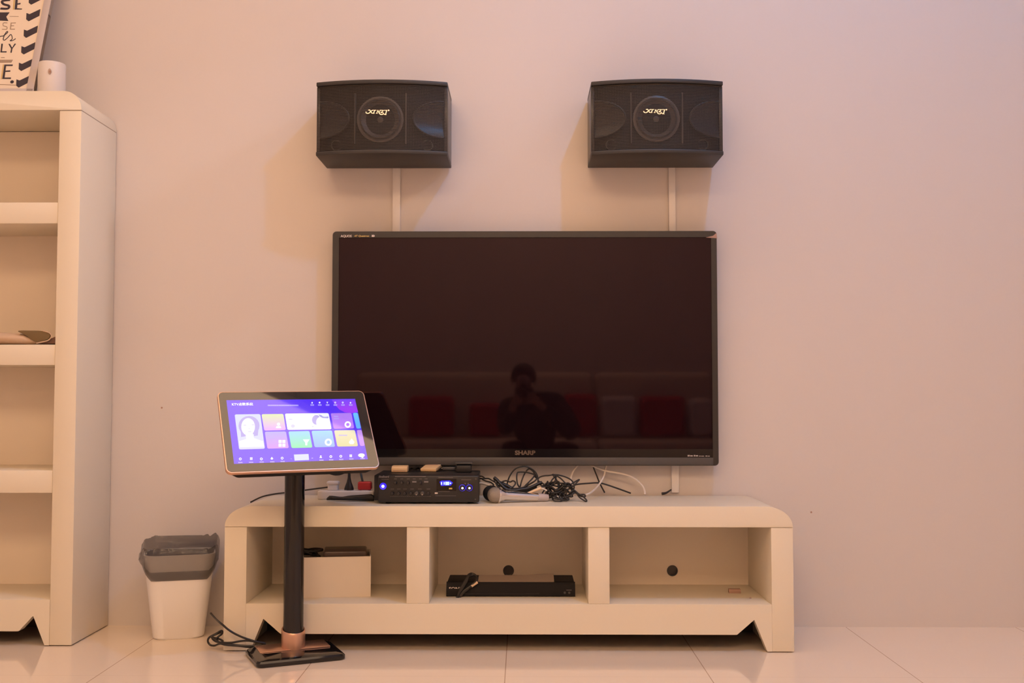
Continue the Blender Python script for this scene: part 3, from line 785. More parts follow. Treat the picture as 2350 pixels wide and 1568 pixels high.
M_scr = gmat('screen_wallpaper', (0.085, 0.030, 1.0), (0.070, 0.012, 0.95), 'X', -0.1, 0.12, 0.95)
screen = scr.build('screen', M_scr, kiosk, local=True, smooth=False); screen.matrix_basis = rim.matrix_basis
wp = MB(); wp.prism([tz(*p) for p in ((1572, 209), (1868, 205), (1912, 366), (1830, 384), (1740, 372), (1670, 335), (1610, 270))], 'y', lift(0), lift(0.4))
wp.build('wallpaper_disc', gmat('wallpaper_glow', (0.16, 0.05, 1.0), (0.34, 0.03, 0.98), 'Z', 0.12, 0.08, 0.95), screen, local=True, smooth=False)
def rq(pts, r=0.12, n=4):
    """rounded corners for a quad"""
    P = [Vector(p) for p in pts]; out = []
    for i in range(4):
        a, b, c_ = P[i - 1], P[i], P[(i + 1) % 4]
        rr = 0.0055
        s = b + (a - b).normalized() * rr; e = b + (c_ - b).normalized() * rr
        for k in range(n + 1):
            t = k / n; out.append(((1 - t) ** 2 * s + 2 * t * (1 - t) * b + t * t * e))
    return [(p.x, p.y) for p in out]
def tilep(name, quad, m, layer=1, rounded=True):
    q = [tz(*p) for p in quad]
    pts = rq(q) if rounded else q
    mb = MB(); mb.prism(pts, 'y', lift(layer - 1), lift(layer))
    return mb.build(name, m, screen, local=True, smooth=False)
def ell(cx, cy, rx, ry, n=20): return [tz(cx + rx * math.cos(2 * PI * k / n), cy + ry * math.sin(2 * PI * k / n)) for k in range(n)]
E_white = emat('ui_white', (0.95, 0.97, 1.0), 1.05)
E_soft = emat('ui_soft_white', (0.45, 0.40, 1.0), 0.95)
E_hair = emat('ui_hair', (0.42, 0.40, 0.92), 0.9)
E_face = emat('ui_face', (0.86, 0.90, 1.0), 1.0)
E_feat = emat('ui_features', (0.62, 0.66, 0.92), 0.95)
E_pale = emat('ui_pale_blue', (0.62, 0.72, 1.0), 0.95)
def grad(name, c0, c1, quad):
    zs = [tz(*p)[1] for p in quad]; return gmat(name, c0, c1, 'Z', max(zs), min(zs), 1.0)
Q = [(672, 397), (952, 393), (986, 600), (708, 608)]; tilep('app_tile', Q, grad('tile_lime', (0.62, 0.78, 0.45), (0.70, 0.36, 0.95), Q))
Q = [(1560, 385), (1826, 380), (1863, 578), (1600, 586)]; tilep('app_tile', Q, grad('tile_purple', (0.42, 0.20, 0.90), (0.50, 0.20, 1.0), Q))
Q = [(1845, 380), (1907, 378), (1950, 580), (1893, 583)]; tilep('app_tile', Q, grad('tile_cyan', (0.13, 0.55, 1.0), (0.10, 0.42, 1.0), Q))
Q = [(713, 622), (986, 618), (1023, 832), (748, 840)]; tilep('app_tile', Q, grad('tile_lavender', (0.38, 0.38, 0.95), (0.60, 0.28, 0.95), Q))
Q = [(1017, 618), (1287, 612), (1326, 825), (1058, 832)]; tilep('app_tile', Q, grad('tile_mint', (0.25, 0.66, 0.95), (0.20, 0.80, 0.45), Q))
Q = [(1313, 610), (1577, 605), (1617, 815), (1355, 822)]; tilep('app_tile', Q, grad('tile_blue', (0.26, 0.66, 1.0), (0.24, 0.44, 1.0), Q))
Q = [(1604, 605), (1870, 600), (1912, 808), (1646, 813)]; tilep('app_tile', Q, grad('tile_yellow', (0.74, 0.72, 0.52), (0.66, 0.64, 0.35), Q))
Q = [(1893, 600), (1958, 598), (1998, 804), (1938, 806)]; tilep('app_tile', Q, grad('tile_pink', (0.52, 0.28, 0.85), (0.50, 0.22, 0.90), Q))
Q = [(973, 390), (1533, 383), (1572, 590), (1006, 598)]; tilep('app_tile', Q, E_white)
Q = [(327, 400), (656, 395), (716, 840), (385, 850)]; tilep('portrait_tile', Q, grad('tile_portrait', (0.55, 0.66, 0.98), (0.60, 0.66, 1.0), Q))
Q = [(1088, 915), (1276, 908), (1283, 985), (1097, 993)]; tilep('control_tile', Q, E_pale, 1, False)
po = MB()                                               # picture of a woman on the tall tile
po.prism(ell(512, 545, 135, 125), 'y', lift(1), lift(2)); po.prism([tz(*p) for p in ((400, 520), (440, 520), (470, 680), (410, 690))], 'y', lift(1), lift(1.8)); po.prism([tz(*p) for p in ((580, 520), (640, 520), (625, 670), (575, 680))], 'y', lift(1), lift(1.8))
po.mi = 1
po.prism(ell(500, 560, 88, 112), 'y', lift(2), lift(3)); po.prism([tz(*p) for p in ((465, 640), (560, 640), (575, 705), (690, 745), (705, 815), (392, 825), (388, 745), (475, 715))], 'y', lift(2), lift(2.9))
po.mi = 2
for cxy in ((458, 540, 18, 7), (562, 535, 18, 7), (520, 622, 24, 6), (512, 585, 7, 5)): po.prism(ell(*cxy), 'y', lift(3), lift(3.8))
po.build('portrait', [E_hair, E_face, E_feat], screen, local=True, smooth=False)
po = MB(); po.prism(ell(1375, 470, 55, 62), 'y', lift(1), lift(2)); po.prism([tz(*p) for p in ((1400, 400), (1535, 430), (1530, 450), (1440, 445))], 'y', lift(1), lift(1.9))
po.mi = 1; po.prism(ell(1425, 500, 52, 66), 'y', lift(2), lift(3)); po.prism(ell(1490, 410, 45, 22), 'y', lift(2), lift(2.8))
po.build('picture', [E_hair, E_face], screen, local=True, smooth=False)
for e_ in ((1075, 550, 26, 22), (1045, 463, 30, 8), (1330, 556, 14, 8)):
    po = MB(); po.prism(ell(*e_), 'y', lift(1), lift(2)); po.build('caption', E_feat, screen, local=True, smooth=False)
def icon(cx, cy, r, kind):
    ic = MB()
    if kind == 0: ic.prism(ell(cx, cy, r, r), 'y', lift(1), lift(2))
    elif kind == 1:
        for dx in (-1, 1):
            for dy in (-1, 1): ic.prism([tz(cx + dx * r * 0.52 + a * r * 0.42, cy + dy * r * 0.52 + b * r * 0.42) for a, b in ((-1, -1), (1, -1), (1, 1), (-1, 1))], 'y', lift(1), lift(2))
    elif kind == 2: ic.prism([tz(cx - r, cy - r * 0.8), tz(cx + r, cy - r * 0.8), tz(cx + r * 0.3, cy + r * 0.2), tz(cx + r * 0.3, cy + r), tz(cx - r * 0.3, cy + r), tz(cx - r * 0.3, cy + r * 0.2)], 'y', lift(1), lift(2))
    elif kind == 3: ic.prism(ell(cx, cy - r * 0.4, r * 0.55, r * 0.55), 'y', lift(1), lift(2)); ic.prism([tz(cx - r, cy + r), tz(cx + r, cy + r), tz(cx + r * 0.7, cy + r * 0.3), tz(cx - r * 0.7, cy + r * 0.3)], 'y', lift(1), lift(2))
    elif kind == 4: ic.prism([tz(cx, cy - r), tz(cx + r, cy + r * 0.3), tz(cx + r * 0.6, cy + r), tz(cx - r * 0.6, cy + r), tz(cx - r, cy + r * 0.3)], 'y', lift(1), lift(2))
    elif kind == 5:
        o_, i_ = ell(cx, cy, r, r, 16), ell(cx, cy, r * 0.5, r * 0.5, 16)
        for k in range(16): ic.prism([o_[k], o_[(k + 1) % 16], i_[(k + 1) % 16], i_[k]], 'y', lift(1), lift(2))
    elif kind == 6: ic.prism(ell(cx, cy, r, r * 0.57), 'y', lift(1), lift(2)); ic.prism(ell(cx + r * 0.3, cy + r * 0.48, r * 0.33, r * 0.33), 'y', lift(1), lift(2))
    ic.build('icon', E_white, screen, local=True, smooth=False)
icon(890, 540, 36, 3); icon(1780, 530, 42, 5); icon(935, 772, 46, 1); icon(1247, 755, 42, 2); icon(1530, 757, 46, 5); icon(1830, 745, 36, 4)
for cx_, cy_, kd in ((400, 972, 5), (540, 968, 1), (670, 972, 5), (805, 962, 4), (937, 962, 5), (1433, 942, 3), (1562, 942, 5), (1690, 938, 5), (1818, 932, 1)): icon(cx_, cy_, 17, kd)
icon(1955, 925, 42, 6)
for k, cx_ in enumerate((1322, 1418, 1517, 1618, 1715, 1815)): icon(cx_, 248, 11, (4, 0, 2, 5, 5, 4)[k])
def lab(cx, cy, w_, h=8, seed=0):
    n = max(2, int(w_ / 14)); lb = MB()
    for k in range(n):
        a = cx - w_ / 2 + w_ * k / n; b = a + w_ / n * 0.78
        lb.prism([tz(a, cy - h), tz(b, cy - h), tz(b, cy + h), tz(a, cy + h)], 'y', lift(1), lift(1.8))
    lb.build('caption', E_soft, screen, local=True, smooth=False)
for cx_, cy_ in ((402, 1018), (540, 1015), (676, 1012), (812, 1009), (945, 1004), (1443, 988), (1568, 984), (1697, 978), (1827, 973), (1970, 968)): lab(cx_, cy_, 56, 8)
for cx_ in (1325, 1422, 1522, 1622, 1720, 1820): lab(cx_, 279, 48, 9)
lab(950, 284, 395, 9); lab(795, 672, 55, 6); lab(800, 700, 70, 6); lab(1630, 425, 62, 7); lab(1635, 455, 70, 6); lab(1720, 668, 110, 7); lab(1055, 972, 22, 3); lab(1325, 962, 22, 6)
ha = tz(290, 285); hb_ = tz(562, 280)
hd = text('lettering', 'KTV点歌系统', 0.0122, E_white, Matrix.Translation((ha[0], lift(1), ha[1])) @ RX90, screen, extrude=0.0003, sx=1.0, bold=0.0002, local=True)
wdt = max(v.co.x for v in hd.data.vertices) - min(v.co.x for v in hd.data.vertices)
hd.data.transform(Matrix.Translation((ha[0], 0, 0)) @ Matrix.Diagonal(((hb_[0] - ha[0]) / wdt, 1, 1, 1)) @ Matrix.Translation((-ha[0], 0, 0)))
# small speaker knob under the display back
p = at(772, 1088, 3.45)

# ---- kiosk leads lying by the cabinet end
zc7 = lambda x, y: (460 + x / 5.875, 1380 + y / 5.875)
def fl(lst): return [at(*zc7(a, b), y) for a, b, y in lst]
A = fl([(140, 165, 3.74), (200, 235, 3.64), (255, 285, 3.56), (300, 320, 3.535), (370, 380, 3.525), (450, 432, 3.525), (560, 485, 3.52), (660, 520, 3.52), (760, 550, 3.52), (880, 575, 3.53)])
o = MB().tube(smooth_path(A, 6), 0.0034, 8).build('power_lead', M_cable); tag(o, 'black lead sagging across the low cabinet end to the touchscreen stand', 'cable')
B = fl([(880, 590, 3.53), (700, 605, 3.525), (560, 600, 3.52), (420, 588, 3.52), (300, 575, 3.535), (245, 580, 3.56), (190, 600, 3.575), (130, 590, 3.58), (100, 540, 3.58), (120, 490, 3.58), (200, 445, 3.58), (285, 400, 3.58), (290, 440, 3.57),
        (240, 480, 3.56), (215, 520, 3.56), (270, 560, 3.55), (300, 540, 3.54), (250, 510, 3.56), (160, 495, 3.575), (200, 540, 3.565), (290, 560, 3.54), (420, 560, 3.522), (540, 540, 3.52), (660, 535, 3.52), (860, 565, 3.53)])
o = MB().tube(smooth_path(B, 6), 0.0034, 8).build('power_lead', M_cable); tag(o, 'black lead bundled in a loop on the floor beside the low cabinet', 'cable')
B2 = fl([(880, 600, 3.534), (690, 622, 3.53), (520, 606, 3.525), (330, 590, 3.53), (250, 560, 3.55), (190, 510, 3.565), (150, 480, 3.57), (230, 440, 3.575), (288, 420, 3.60)])
o = MB().tube(smooth_path(B2, 6), 0.003, 8).build('signal_lead', M_cable); tag(o, 'thinner black lead running under the bundled one to the touchscreen base', 'cable')

# ================================================================== things on the low cabinet
CT = ctop
# ---- amplifier
al, ar = gz(868, 1157, CT), gz(1099, 1158, CT)
ayf = (al.y + ar.y) / 2; az1 = at(950, 1092, ayf).z
amp = thing('karaoke_amplifier', 'black karaoke amplifier with blue lights on the low cabinet', 'amplifier', ((al.x + ar.x) / 2, 3.74, CT))
MB().box(al.x - 0.018, ar.x - 0.006, ayf + 0.035, 3.885, CT + 0.008, az1 - 0.001).build('case', M_black, amp, bevel=0.003)
MB().box(al.x, ar.x, ayf, ayf + 0.036, CT + 0.006, az1).build('front_panel', M_black, amp, bevel=0.004, bseg=3)
for x in (al.x + 0.03, ar.x - 0.03):
    for y in (ayf + 0.04, 3.85): MB().lathe([(0.010, 0), (0.011, 0.0085), (0.001, 0.0085)], 16, Matrix.Translation((x, y, CT))).build('foot', M_matte, amp)
za = lambda x, y: (860 + x / 9.4, 1080 + y / 9.4)
def am(x, y): return at(*za(x, y), ayf)
def knob(x, y, r, m=M_grey, dot=None, par=amp, name='knob'):
    p = am(x, y)
    k = MB().lathe([(r, 0), (r * 0.95, 0.011), (r * 0.8, 0.0125), (0.0005, 0.0126)], 20, Matrix.Translation((p.x, ayf, p.z)) @ RX90, False, True).build(name, m, par)
    if dot:
        d = MB().lathe([(dot[0], 0), (dot[0], 0.0004), (0.0004, 0.0005)], 14, Matrix.Translation((p.x + dot[1], ayf - 0.0127, p.z + dot[2])) @ RX90, False, True).build('pointer', dot[3], k)
    return k
for x in (450, 585, 725, 990): knob(x, 262, 0.0052, M_black, (0.0009, 0, 0.003, M_dimlabel))
for x in (855, 1110):
    p = am(x, 245); MB().box(p.x - 0.007, p.x + 0.007, ayf - 0.002, ayf + 0.002, p.z - 0.0024, p.z + 0.0024).build('slide_switch', M_dimlabel, amp)
for x in (380, 520, 650, 785, 1160): knob(x, 495, 0.0058, M_black, (0.0009, 0, 0.003, M_dimlabel))
for x, sg in ((905, 1), (1032, -1)): knob(x, 490, 0.0072, M_grey, (0.0016, 0.0 * sg, -0.0038, M_silver))
for x, dx in ((1890, 0.001), (2040, 0.001)): knob(x, 375, 0.0098, M_black, (0.0034, dx, 0, M_ledwhite), name='volume_knob')
for x in (1890, 2040):
    p = am(x, 375); MB().lathe([(0.0108, 0), (0.0108, 0.0006), (0.0098, 0.0007)], 24, Matrix.Translation((p.x, ayf, p.z)) @ RX90, False, False).build('light_ring', M_led, amp)
p = am(180, 340); pw = MB().lathe([(0.0115, 0), (0.0110, 0.003), (0.0045, 0.0035)], 28, Matrix.Translation((p.x, ayf, p.z)) @ RX90, False, True).build('power_button', M_led, amp)
MB().lathe([(0.0048, 0.0036), (0.003, 0.0045), (0.0004, 0.0048)], 20, Matrix.Translation((p.x, ayf, p.z)) @ RX90, False, True).build('power_light', M_ledwhite, pw)
a_, b_ = am(1335, 180), am(1760, 440)
ds = MB().box(a_.x, b_.x, ayf - 0.001, ayf + 0.002, b_.z, a_.z).build('display', M_gloss, amp)
a_, b_ = am(1400, 218), am(1680, 335)
MB().prism([(p_.x, p_.z) for p_ in (am(1400, 245), am(1440, 218), am(1620, 215), am(1690, 265), am(1640, 325), am(1430, 335))], 'y', ayf - 0.0016, ayf - 0.0008).build('display_window', M_digitglow, ds)
dg = MB()
def drect(x0, y0, x1, y1):
    a, b = am(x0, y0), am(x1, y1); dg.box(a.x, b.x, ayf - 0.0022, ayf - 0.0015, b.z, a.z)
drect(1432, 250, 1452, 308); drect(1488, 250, 1508, 305)
for x in (1525, 1568):
    drect(x, 245, x + 36, 257); drect(x, 272, x + 36, 284); drect(x, 300, x + 36, 312); drect(x, 245, x + 11, 312); drect(x + 25, 245, x + 36, 312)
dg.prism([(q_.x, q_.z) for q_ in (am(1622, 255), am(1655, 276), am(1622, 297))], 'y', ayf - 0.0022, ayf - 0.0015)
dg.build('digits', M_digits, ds)
p = am(1637, 390); MB().box(p.x - 0.0055, p.x + 0.0055, ayf - 0.0024, ayf + 0.001, p.z - 0.0024, p.z + 0.0024).build('yellow_key', M_yellow, amp)
p = am(1327, 490); MB().box(p.x - 0.0048, p.x + 0.0048, ayf - 0.0012, ayf + 0.001, p.z - 0.0022, p.z + 0.0022).build('socket', M_label, amp)
text('lettering', 'BoaBoard', 0.0100, M_dimlabel, Matrix.Translation((am(90, 155).x, ayf - 0.0006, am(90, 155).z)) @ RX90, amp, extrude=0.0003, sx=0.82, shear=0.25, bold=0.0002)
def am_strip(x0, x1, y, h, n=1):
    pm = MB()
    for k in range(n):
        a = x0 + (x1 - x0) * k / n; b = a + (x1 - x0) / n * 0.8
        q0, q1 = am(a, y + h / 2), am(b, y - h / 2); pm.box(q0.x, q1.x, ayf - 0.0005, ayf + 0.001, q0.z, q1.z)
    pm.build('small_print', M_dimlabel, amp)
am_strip(440, 1105, 130, 13, 22); am_strip(145, 305, 193, 8, 9); am_strip(1375, 1690, 155, 9, 12); am_strip(1870, 2085, 203, 8, 9)
for x in (450, 585, 725, 855, 990, 1110): am_strip(x - 32, x + 32, 183, 8, 3)
for x in (380, 520, 655, 805, 975, 1160): am_strip(x - 40, x + 40, 402, 8, 3)
am_strip(1375, 1620, 456, 6, 10); am_strip(1310, 1760, 548, 5, 14); am_strip(330, 1220, 560, 5, 20)
for x in (1955, 2018): am_strip(x - 12, x + 12, 283, 20, 1)
for x, y in ((2180, 185), (2170, 625)):
    p = am(x, y); MB().lathe([(0.0026, 0), (0.0024, 0.0012), (0.0004, 0.0014)], 12, Matrix.Translation((p.x, ayf, p.z)) @ RX90, False, True).build('screw', M_surround, amp)

# ---- small boxes lying on the amplifier
def onamp(name, u0, u1, vb, hgt, dep, m, label, cat, yaw=0.0, bev=0.002):
    p, q_ = gz(u0, vb, az1), gz(u1, vb, az1); w_ = q_.x - p.x
    t = thing(name, label, cat, ((p.x + q_.x) / 2, p.y + dep / 2, az1), yaw)
    return t, w_
t, w_ = onamp('wireless_receiver', 898, 935, 1084, 0.019, 0.05, M_tan, 'tan wireless receiver with a sloped front, nearer the touchscreen on the amplifier top', 'receiver', 0.0)
MB().prism([(-0.025, 0), (0.025, 0), (0.025, 0.021), (-0.012, 0.021), (-0.025, 0.015)], 'x', -w_ / 2, w_ / 2).build('shell', M_tan, t, bevel=0.0025, local=True)
MB().box(-w_ / 2 + 0.006, w_ / 2 - 0.006, -0.0255, -0.0245, 0.004, 0.0055).build('seam', M_brown, t, local=True)
t['group'] = 'receivers on the amplifier'
t, w_ = onamp('wireless_receiver', 969, 1006, 1083, 0.014, 0.085, M_tan, 'flat tan wireless receiver with a dark stripe, in the middle of the amplifier top', 'receiver', math.radians(-10))
t['group'] = 'receivers on the amplifier'
tb_ = Matrix.Rotation(math.radians(8), 4, 'X')
MB().box(-w_ / 2, w_ / 2, -0.042, 0.042, 0.006, 0.017, tb_).build('shell', M_tan, t, bevel=0.0025, local=True)
MB().box(-w_ / 2 + 0.008, w_ / 2 - 0.01, 0.020, 0.026, 0.0168, 0.0178, tb_).build('stripe', M_brown, t, local=True)
MB().box(-w_ / 2 + 0.01, w_ / 2 - 0.01, 0.0, 0.030, 0.0, 0.011).build('stand', M_tan, t, local=True)
t, w_ = onamp('power_adaptor', 1047, 1081, 1084, 0.03, 0.06, M_black, 'black wedge shaped power adaptor at the far end of the amplifier top', 'adaptor')
MB().prism([(-0.03, 0), (0.03, 0), (0.03, 0.030), (-0.030, 0.022)], 'x', -w_ / 2, w_ / 2).build('shell', M_black, t, bevel=0.002, local=True)
MB().box(-w_ / 2 - 0.004, w_ / 2 + 0.004, -0.02, 0.03, 0.027, 0.032).build('lid', M_grey, t, bevel=0.001, local=True)
t, w_ = onamp('plug_adaptor', 1015, 1044, 1080, 0.014, 0.03, M_grey, 'small dark grey plug between the flat tan receiver and the black adaptor', 'adaptor')
MB().box(-w_ / 2, w_ / 2, -0.015, 0.015, 0, 0.012).build('shell', M_grey, t, bevel=0.003, local=True)
MB().tube([(-w_ / 2, 0, 0.006), (-w_ / 2 - 0.006, 0, 0.006)], 0.003, 8).build('tip', M_silver, t, local=True)
P = [gz(u, v, az1 + 0.004) for u, v in ((936, 1079), (944, 1076), (952, 1077), (960, 1075), (968, 1078))]
o = MB().tube(smooth_path(P, 5), 0.003, 7).build('jumper_lead', M_cable); tag(o, 'short dark lead between the two tan receivers on the amplifier', 'cable')

# ---- power strip with three plugs
zs3 = lambda x, y: (560 + x / 7.344, 1080 + y / 7.344)
st0 = Vector((-0.715, 3.755, CT))
strip = thing('power_strip', 'white power strip on the low cabinet beside the amplifier', 'power strip', (-0.60, 3.80, CT))
sx_0, sx_1, sy_0, sy_1, sh_ = -0.708, -0.513, 3.765, 3.835, 0.030
MB().box(sx_0, sx_1, sy_0, sy_1, CT, CT + sh_).build('body', M_white, strip, bevel=0.005, bseg=3)
for x in (-0.688, -0.618, -0.548):
    MB().lathe([(0.017, 0), (0.017, 0.001), (0.0145, 0.001), (0.0145, -0.002), (0.001, -0.002)], 24, Matrix.Translation((x, 3.80, CT + sh_)), False, True).build('socket', M_duct, strip)
def plug(name, label, cx, prof, m, cat='plug'):
    t = thing(name, label, cat, (cx, 3.80, CT + sh_))
    return t
wx = at(765, 1115, 3.80).x
t = thing('power_plug', 'white plug with a flanged top in the power strip', 'plug', (wx, 3.80, CT + sh_), 0, 'plugs in the power strip')
MB().loft([[(p_[0], p_[1], z) for p_ in rrect(w_, w_ * 0.9, 0.006, 4)] for w_, z in ((0.036, 0.001), (0.036, 0.020), (0.042, 0.023), (0.042, 0.028), (0.036, 0.031))]).build('plug_body', M_white, t, local=True)
bxp = at(801, 1122, 3.80).x; ztop = at(801, 1083, 3.80).z - CT - sh_
t = thing('power_plug', 'black cone shaped plug standing in the power strip', 'plug', (bxp, 3.80, CT + sh_), 0, 'plugs in the power strip')
MB().lathe([(0.001, 0.0005), (0.0165, 0.0005), (0.0165, 0.006), (0.0135, 0.015), (0.0085, 0.028), (0.0055, 0.042), (0.004, ztop)], 24).build('plug_body', M_black, t, local=True)
MB().tube(smooth_path([(0, 0, ztop - 0.002), (0, 0.002, ztop + 0.02), (0.004, 0.03, ztop + 0.05), (0.01, 0.06, ztop + 0.09)], 5), 0.0035, 8).build('lead', M_cable, t, local=True)
ra, rb = at(822, 1123, 3.80), at(856, 1104, 3.80)
t = thing('power_plug', 'red plug in the power strip right beside the amplifier', 'plug', ((ra.x + rb.x) / 2, 3.80, CT + sh_), 0, 'plugs in the power strip')
MB().box(-(rb.x - ra.x) / 2, (rb.x - ra.x) / 2 - 0.004, -0.016, 0.016, 0.001, 0.030).build('plug_body', M_red, t, bevel=0.006, bseg=3, local=True)
lp_ = [Vector((-0.010, 0, 0.029)), Vector((-0.016, 0.005, 0.05)), Vector((-0.022, 0.02, 0.075)), Vector((-0.028, 0.05, 0.11))]
MB().tube(smooth_path(lp_, 5), 0.0035, 8).build('lead', M_cable, t, local=True)
Lw = [at(575, 1153, 3.90), at(600, 1141, 3.89), at(625, 1135, 3.88), at(650, 1131.6, 3.87), at(680, 1128, 3.86), at(710, 1124, 3.84), at(752, 1118.5, 3.80)]
Lw = [Vector((p_.x, p_.y, max(p_.z, CT + 0.0032) if p_.x > -0.885 else p_.z)) for p_ in Lw]
o = MB().tube(smooth_path(Lw, 6), 0.0028, 8).build('power_lead', M_cable); tag(o, 'thin black lead from the white plug over the rounded cabinet end', 'cable')
Lp = [at(u, v, 3.88) for u, v in ((748, 1083), (760, 1088), (772, 1090), (784, 1088), (796, 1082), (802, 1074))]
o = MB().tube(smooth_path(Lp, 5), 0.0028, 8).build('signal_lead', M_cable); tag(o, 'black lead loop dipping just below the touchscreen edge', 'cable')

# ---- slim black handset lying before the power strip
rc = thing('handset', 'slim black rod shaped handset lying before the power strip', 'handset', (-0.6, 3.70, CT))
H0, H1 = at(750, 1142.5, 3.71), at(858, 1140.5, 3.71)
nl = 18; lps = []
for k in range(nl + 1):
    t_ = k / nl; x = H0.x + (H1.x - H0.x) * t_
    hh = 0.0078 + 0.0045 * max(0, (t_ - 0.35) / 0.65) - 0.0015 * math.exp(-((t_ - 0.3) / 0.12) ** 2); ww = 0.011 + 0.004 * t_
    if k == 0: hh *= 0.5; ww *= 0.5
    if k == nl: hh *= 0.75
    zc_ = CT + 0.0008 + hh + 0.003 * (1 - t_)
    lps.append([(x, 3.71 + ww * math.cos(a * PI / 8), zc_ + hh * math.sin(a * PI / 8)) for a in range(16)])
MB().loft(lps).build('grip', M_black, rc, ang=60)
MB().box(H0.x + 0.02, H1.x - 0.01, 3.697, 3.699, CT + 0.012, CT + 0.0135).build('seam', M_grey, rc)

# ---- silver microphone
z2 = lambda x, y: (1100 + x / 9.038, 1060 + y / 9.038)
def mc(x, y, yy): return at(*z2(x, y), yy)
my = 3.655
hc = mc(330, 725, my); he = mc(1420, 745, my + 0.09)
R_ = 0.0265
hc = Vector((hc.x, my, CT + R_ + 0.0006)); he = Vector((he.x, my + 0.06, CT + 0.0125))
mic = thing('microphone', 'silver handheld microphone with a ball grille on the low cabinet', 'microphone', (hc.x, my, CT))
ax = (he - hc); Lm = ax.length; ax.normalize()
rot = ax.to_track_quat('Z', 'Y').to_matrix().to_4x4()
MX = Matrix.Translation(hc) @ rot
MB().lathe([(0.0005, -R_)] + [(R_ * math.sin(a), -R_ * math.cos(a)) for a in [PI * k / 20 for k in range(1, 13)]], 32, MX, True, True).build('ball_grille', M_meshsilver, mic)
MB().lathe([(0.0235, 0.006), (0.0272, 0.008), (0.0272, 0.014), (0.0235, 0.016), (0.0235, 0.006)], 32, MX, False, False).build('grille_ring', M_silver, mic)
MB().lathe([(0.0225, 0.015), (0.0205, 0.026), (0.0165, 0.032), (0.0158, 0.04), (0.0135, Lm * 0.78), (0.013, Lm * 0.80)], 32, MX, True, True).build('handle', M_silver, mic)
MB().lathe([(0.0134, Lm * 0.80), (0.0128, Lm * 0.96), (0.010, Lm), (0.0005, Lm)], 28, MX, True, True).build('connector_end', M_frame, mic)

# ---- black microphone behind it
hb3 = Vector((mc(235, 600, 3.71).x, 3.712, CT + 0.0275)); he3 = Vector((mc(900, 560, 3.76).x, 3.775, CT + 0.016))
bm_ = thing('microphone', 'black handheld microphone lying behind the silver one', 'microphone', (hb3.x, hb3.y, CT))
ax = (he3 - hb3); L3 = ax.length; ax.normalize(); MX = Matrix.Translation(hb3) @ ax.to_track_quat('Z', 'Y').to_matrix().to_4x4()
MB().lathe([(0.0005, -0.0265)] + [(0.0265 * math.sin(a), -0.0265 * math.cos(a)) for a in [PI * k / 18 for k in range(1, 11)]] + [(0.0275, 0.008), (0.0245, 0.015)], 30, MX).build('ball_grille', M_matte, bm_)
MB().lathe([(0.021, 0.014), (0.0175, 0.03), (0.0145, L3), (0.0005, L3)], 28, MX).build('handle', M_black, bm_)

# ---- the tangle of leads
def tangle(name, paths, r, m, label, cat='cable'):
    mb = MB()
    for P in paths: mb.tube(smooth_path(P, 5), r, 7)
    o = mb.build(name, m, ang=80); return tag(o, label, cat)
def ground(P, r): return [Vector((p_.x, p_.y, max(p_.z, CT + r))) for p_ in P]
# big upright loops behind the microphones
big = [(560, 560, .80), (585, 420, .80), (640, 280, .80), (740, 155, .80), (850, 105, .80), (950, 95, .80), (1060, 135, .80), (1140, 190, .80), (1190, 260, .79), (1205, 330, .78), (1150, 400, .77), (1040, 470, .77), (930, 545, .76), (830, 600, .76),
       (850, 500, .79), (890, 360, .80), (950, 230, .81), (1030, 145, .81), (1110, 200, .80), (1170, 290, .80), (1195, 350, .79), (1140, 310, .78), (1060, 390, .77), (960, 490, .77), (880, 570, .76), (800, 480, .78), (775, 350, .79), (785, 235, .80), (830, 215, .80), (950, 215, .80), (1080, 245, .79),
       (1140, 275, .78), (1100, 350, .77), (1030, 420, .76), (940, 520, .75), (700, 560, .74), (520, 540, .74), (420, 480, .74), (480, 415, .75), (560, 395, .75), (640, 420, .75), (700, 395, .75), (750, 440, .75), (700, 520, .74), (560, 590, .73), (420, 560, .72), (330, 420, .74), (300, 330, .75)]
P1 = ground([mc(x, y, 3 + d) for x, y, d in big], 0.0026)
tangle('signal_lead', [P1], 0.0026, M_cable, 'black lead standing in tall loops behind the two microphones')
thick = [(300, 330, .745), (350, 365, .745), (430, 450, .742), (520, 540, .738), (620, 590, .736), (740, 600, .736), (860, 580, .74), (980, 560, .745), (1100, 520, .75), (1200, 470, .755), (1300, 430, .76)]
thick2 = [(360, 400, .75), (470, 440, .75), (600, 500, .75), (700, 560, .748), (820, 620, .745), (960, 600, .748), (1090, 540, .755), (1180, 500, .76)]
tangle('signal_lead', [ground([mc(x, y, 3 + d) for x, y, d in thick], 0.006), ground([mc(x, y + 12, 3 + d + .006) for x, y, d in thick2], 0.006)], 0.0058, M_black, 'thick black lead lying under the tall loops behind the microphones')
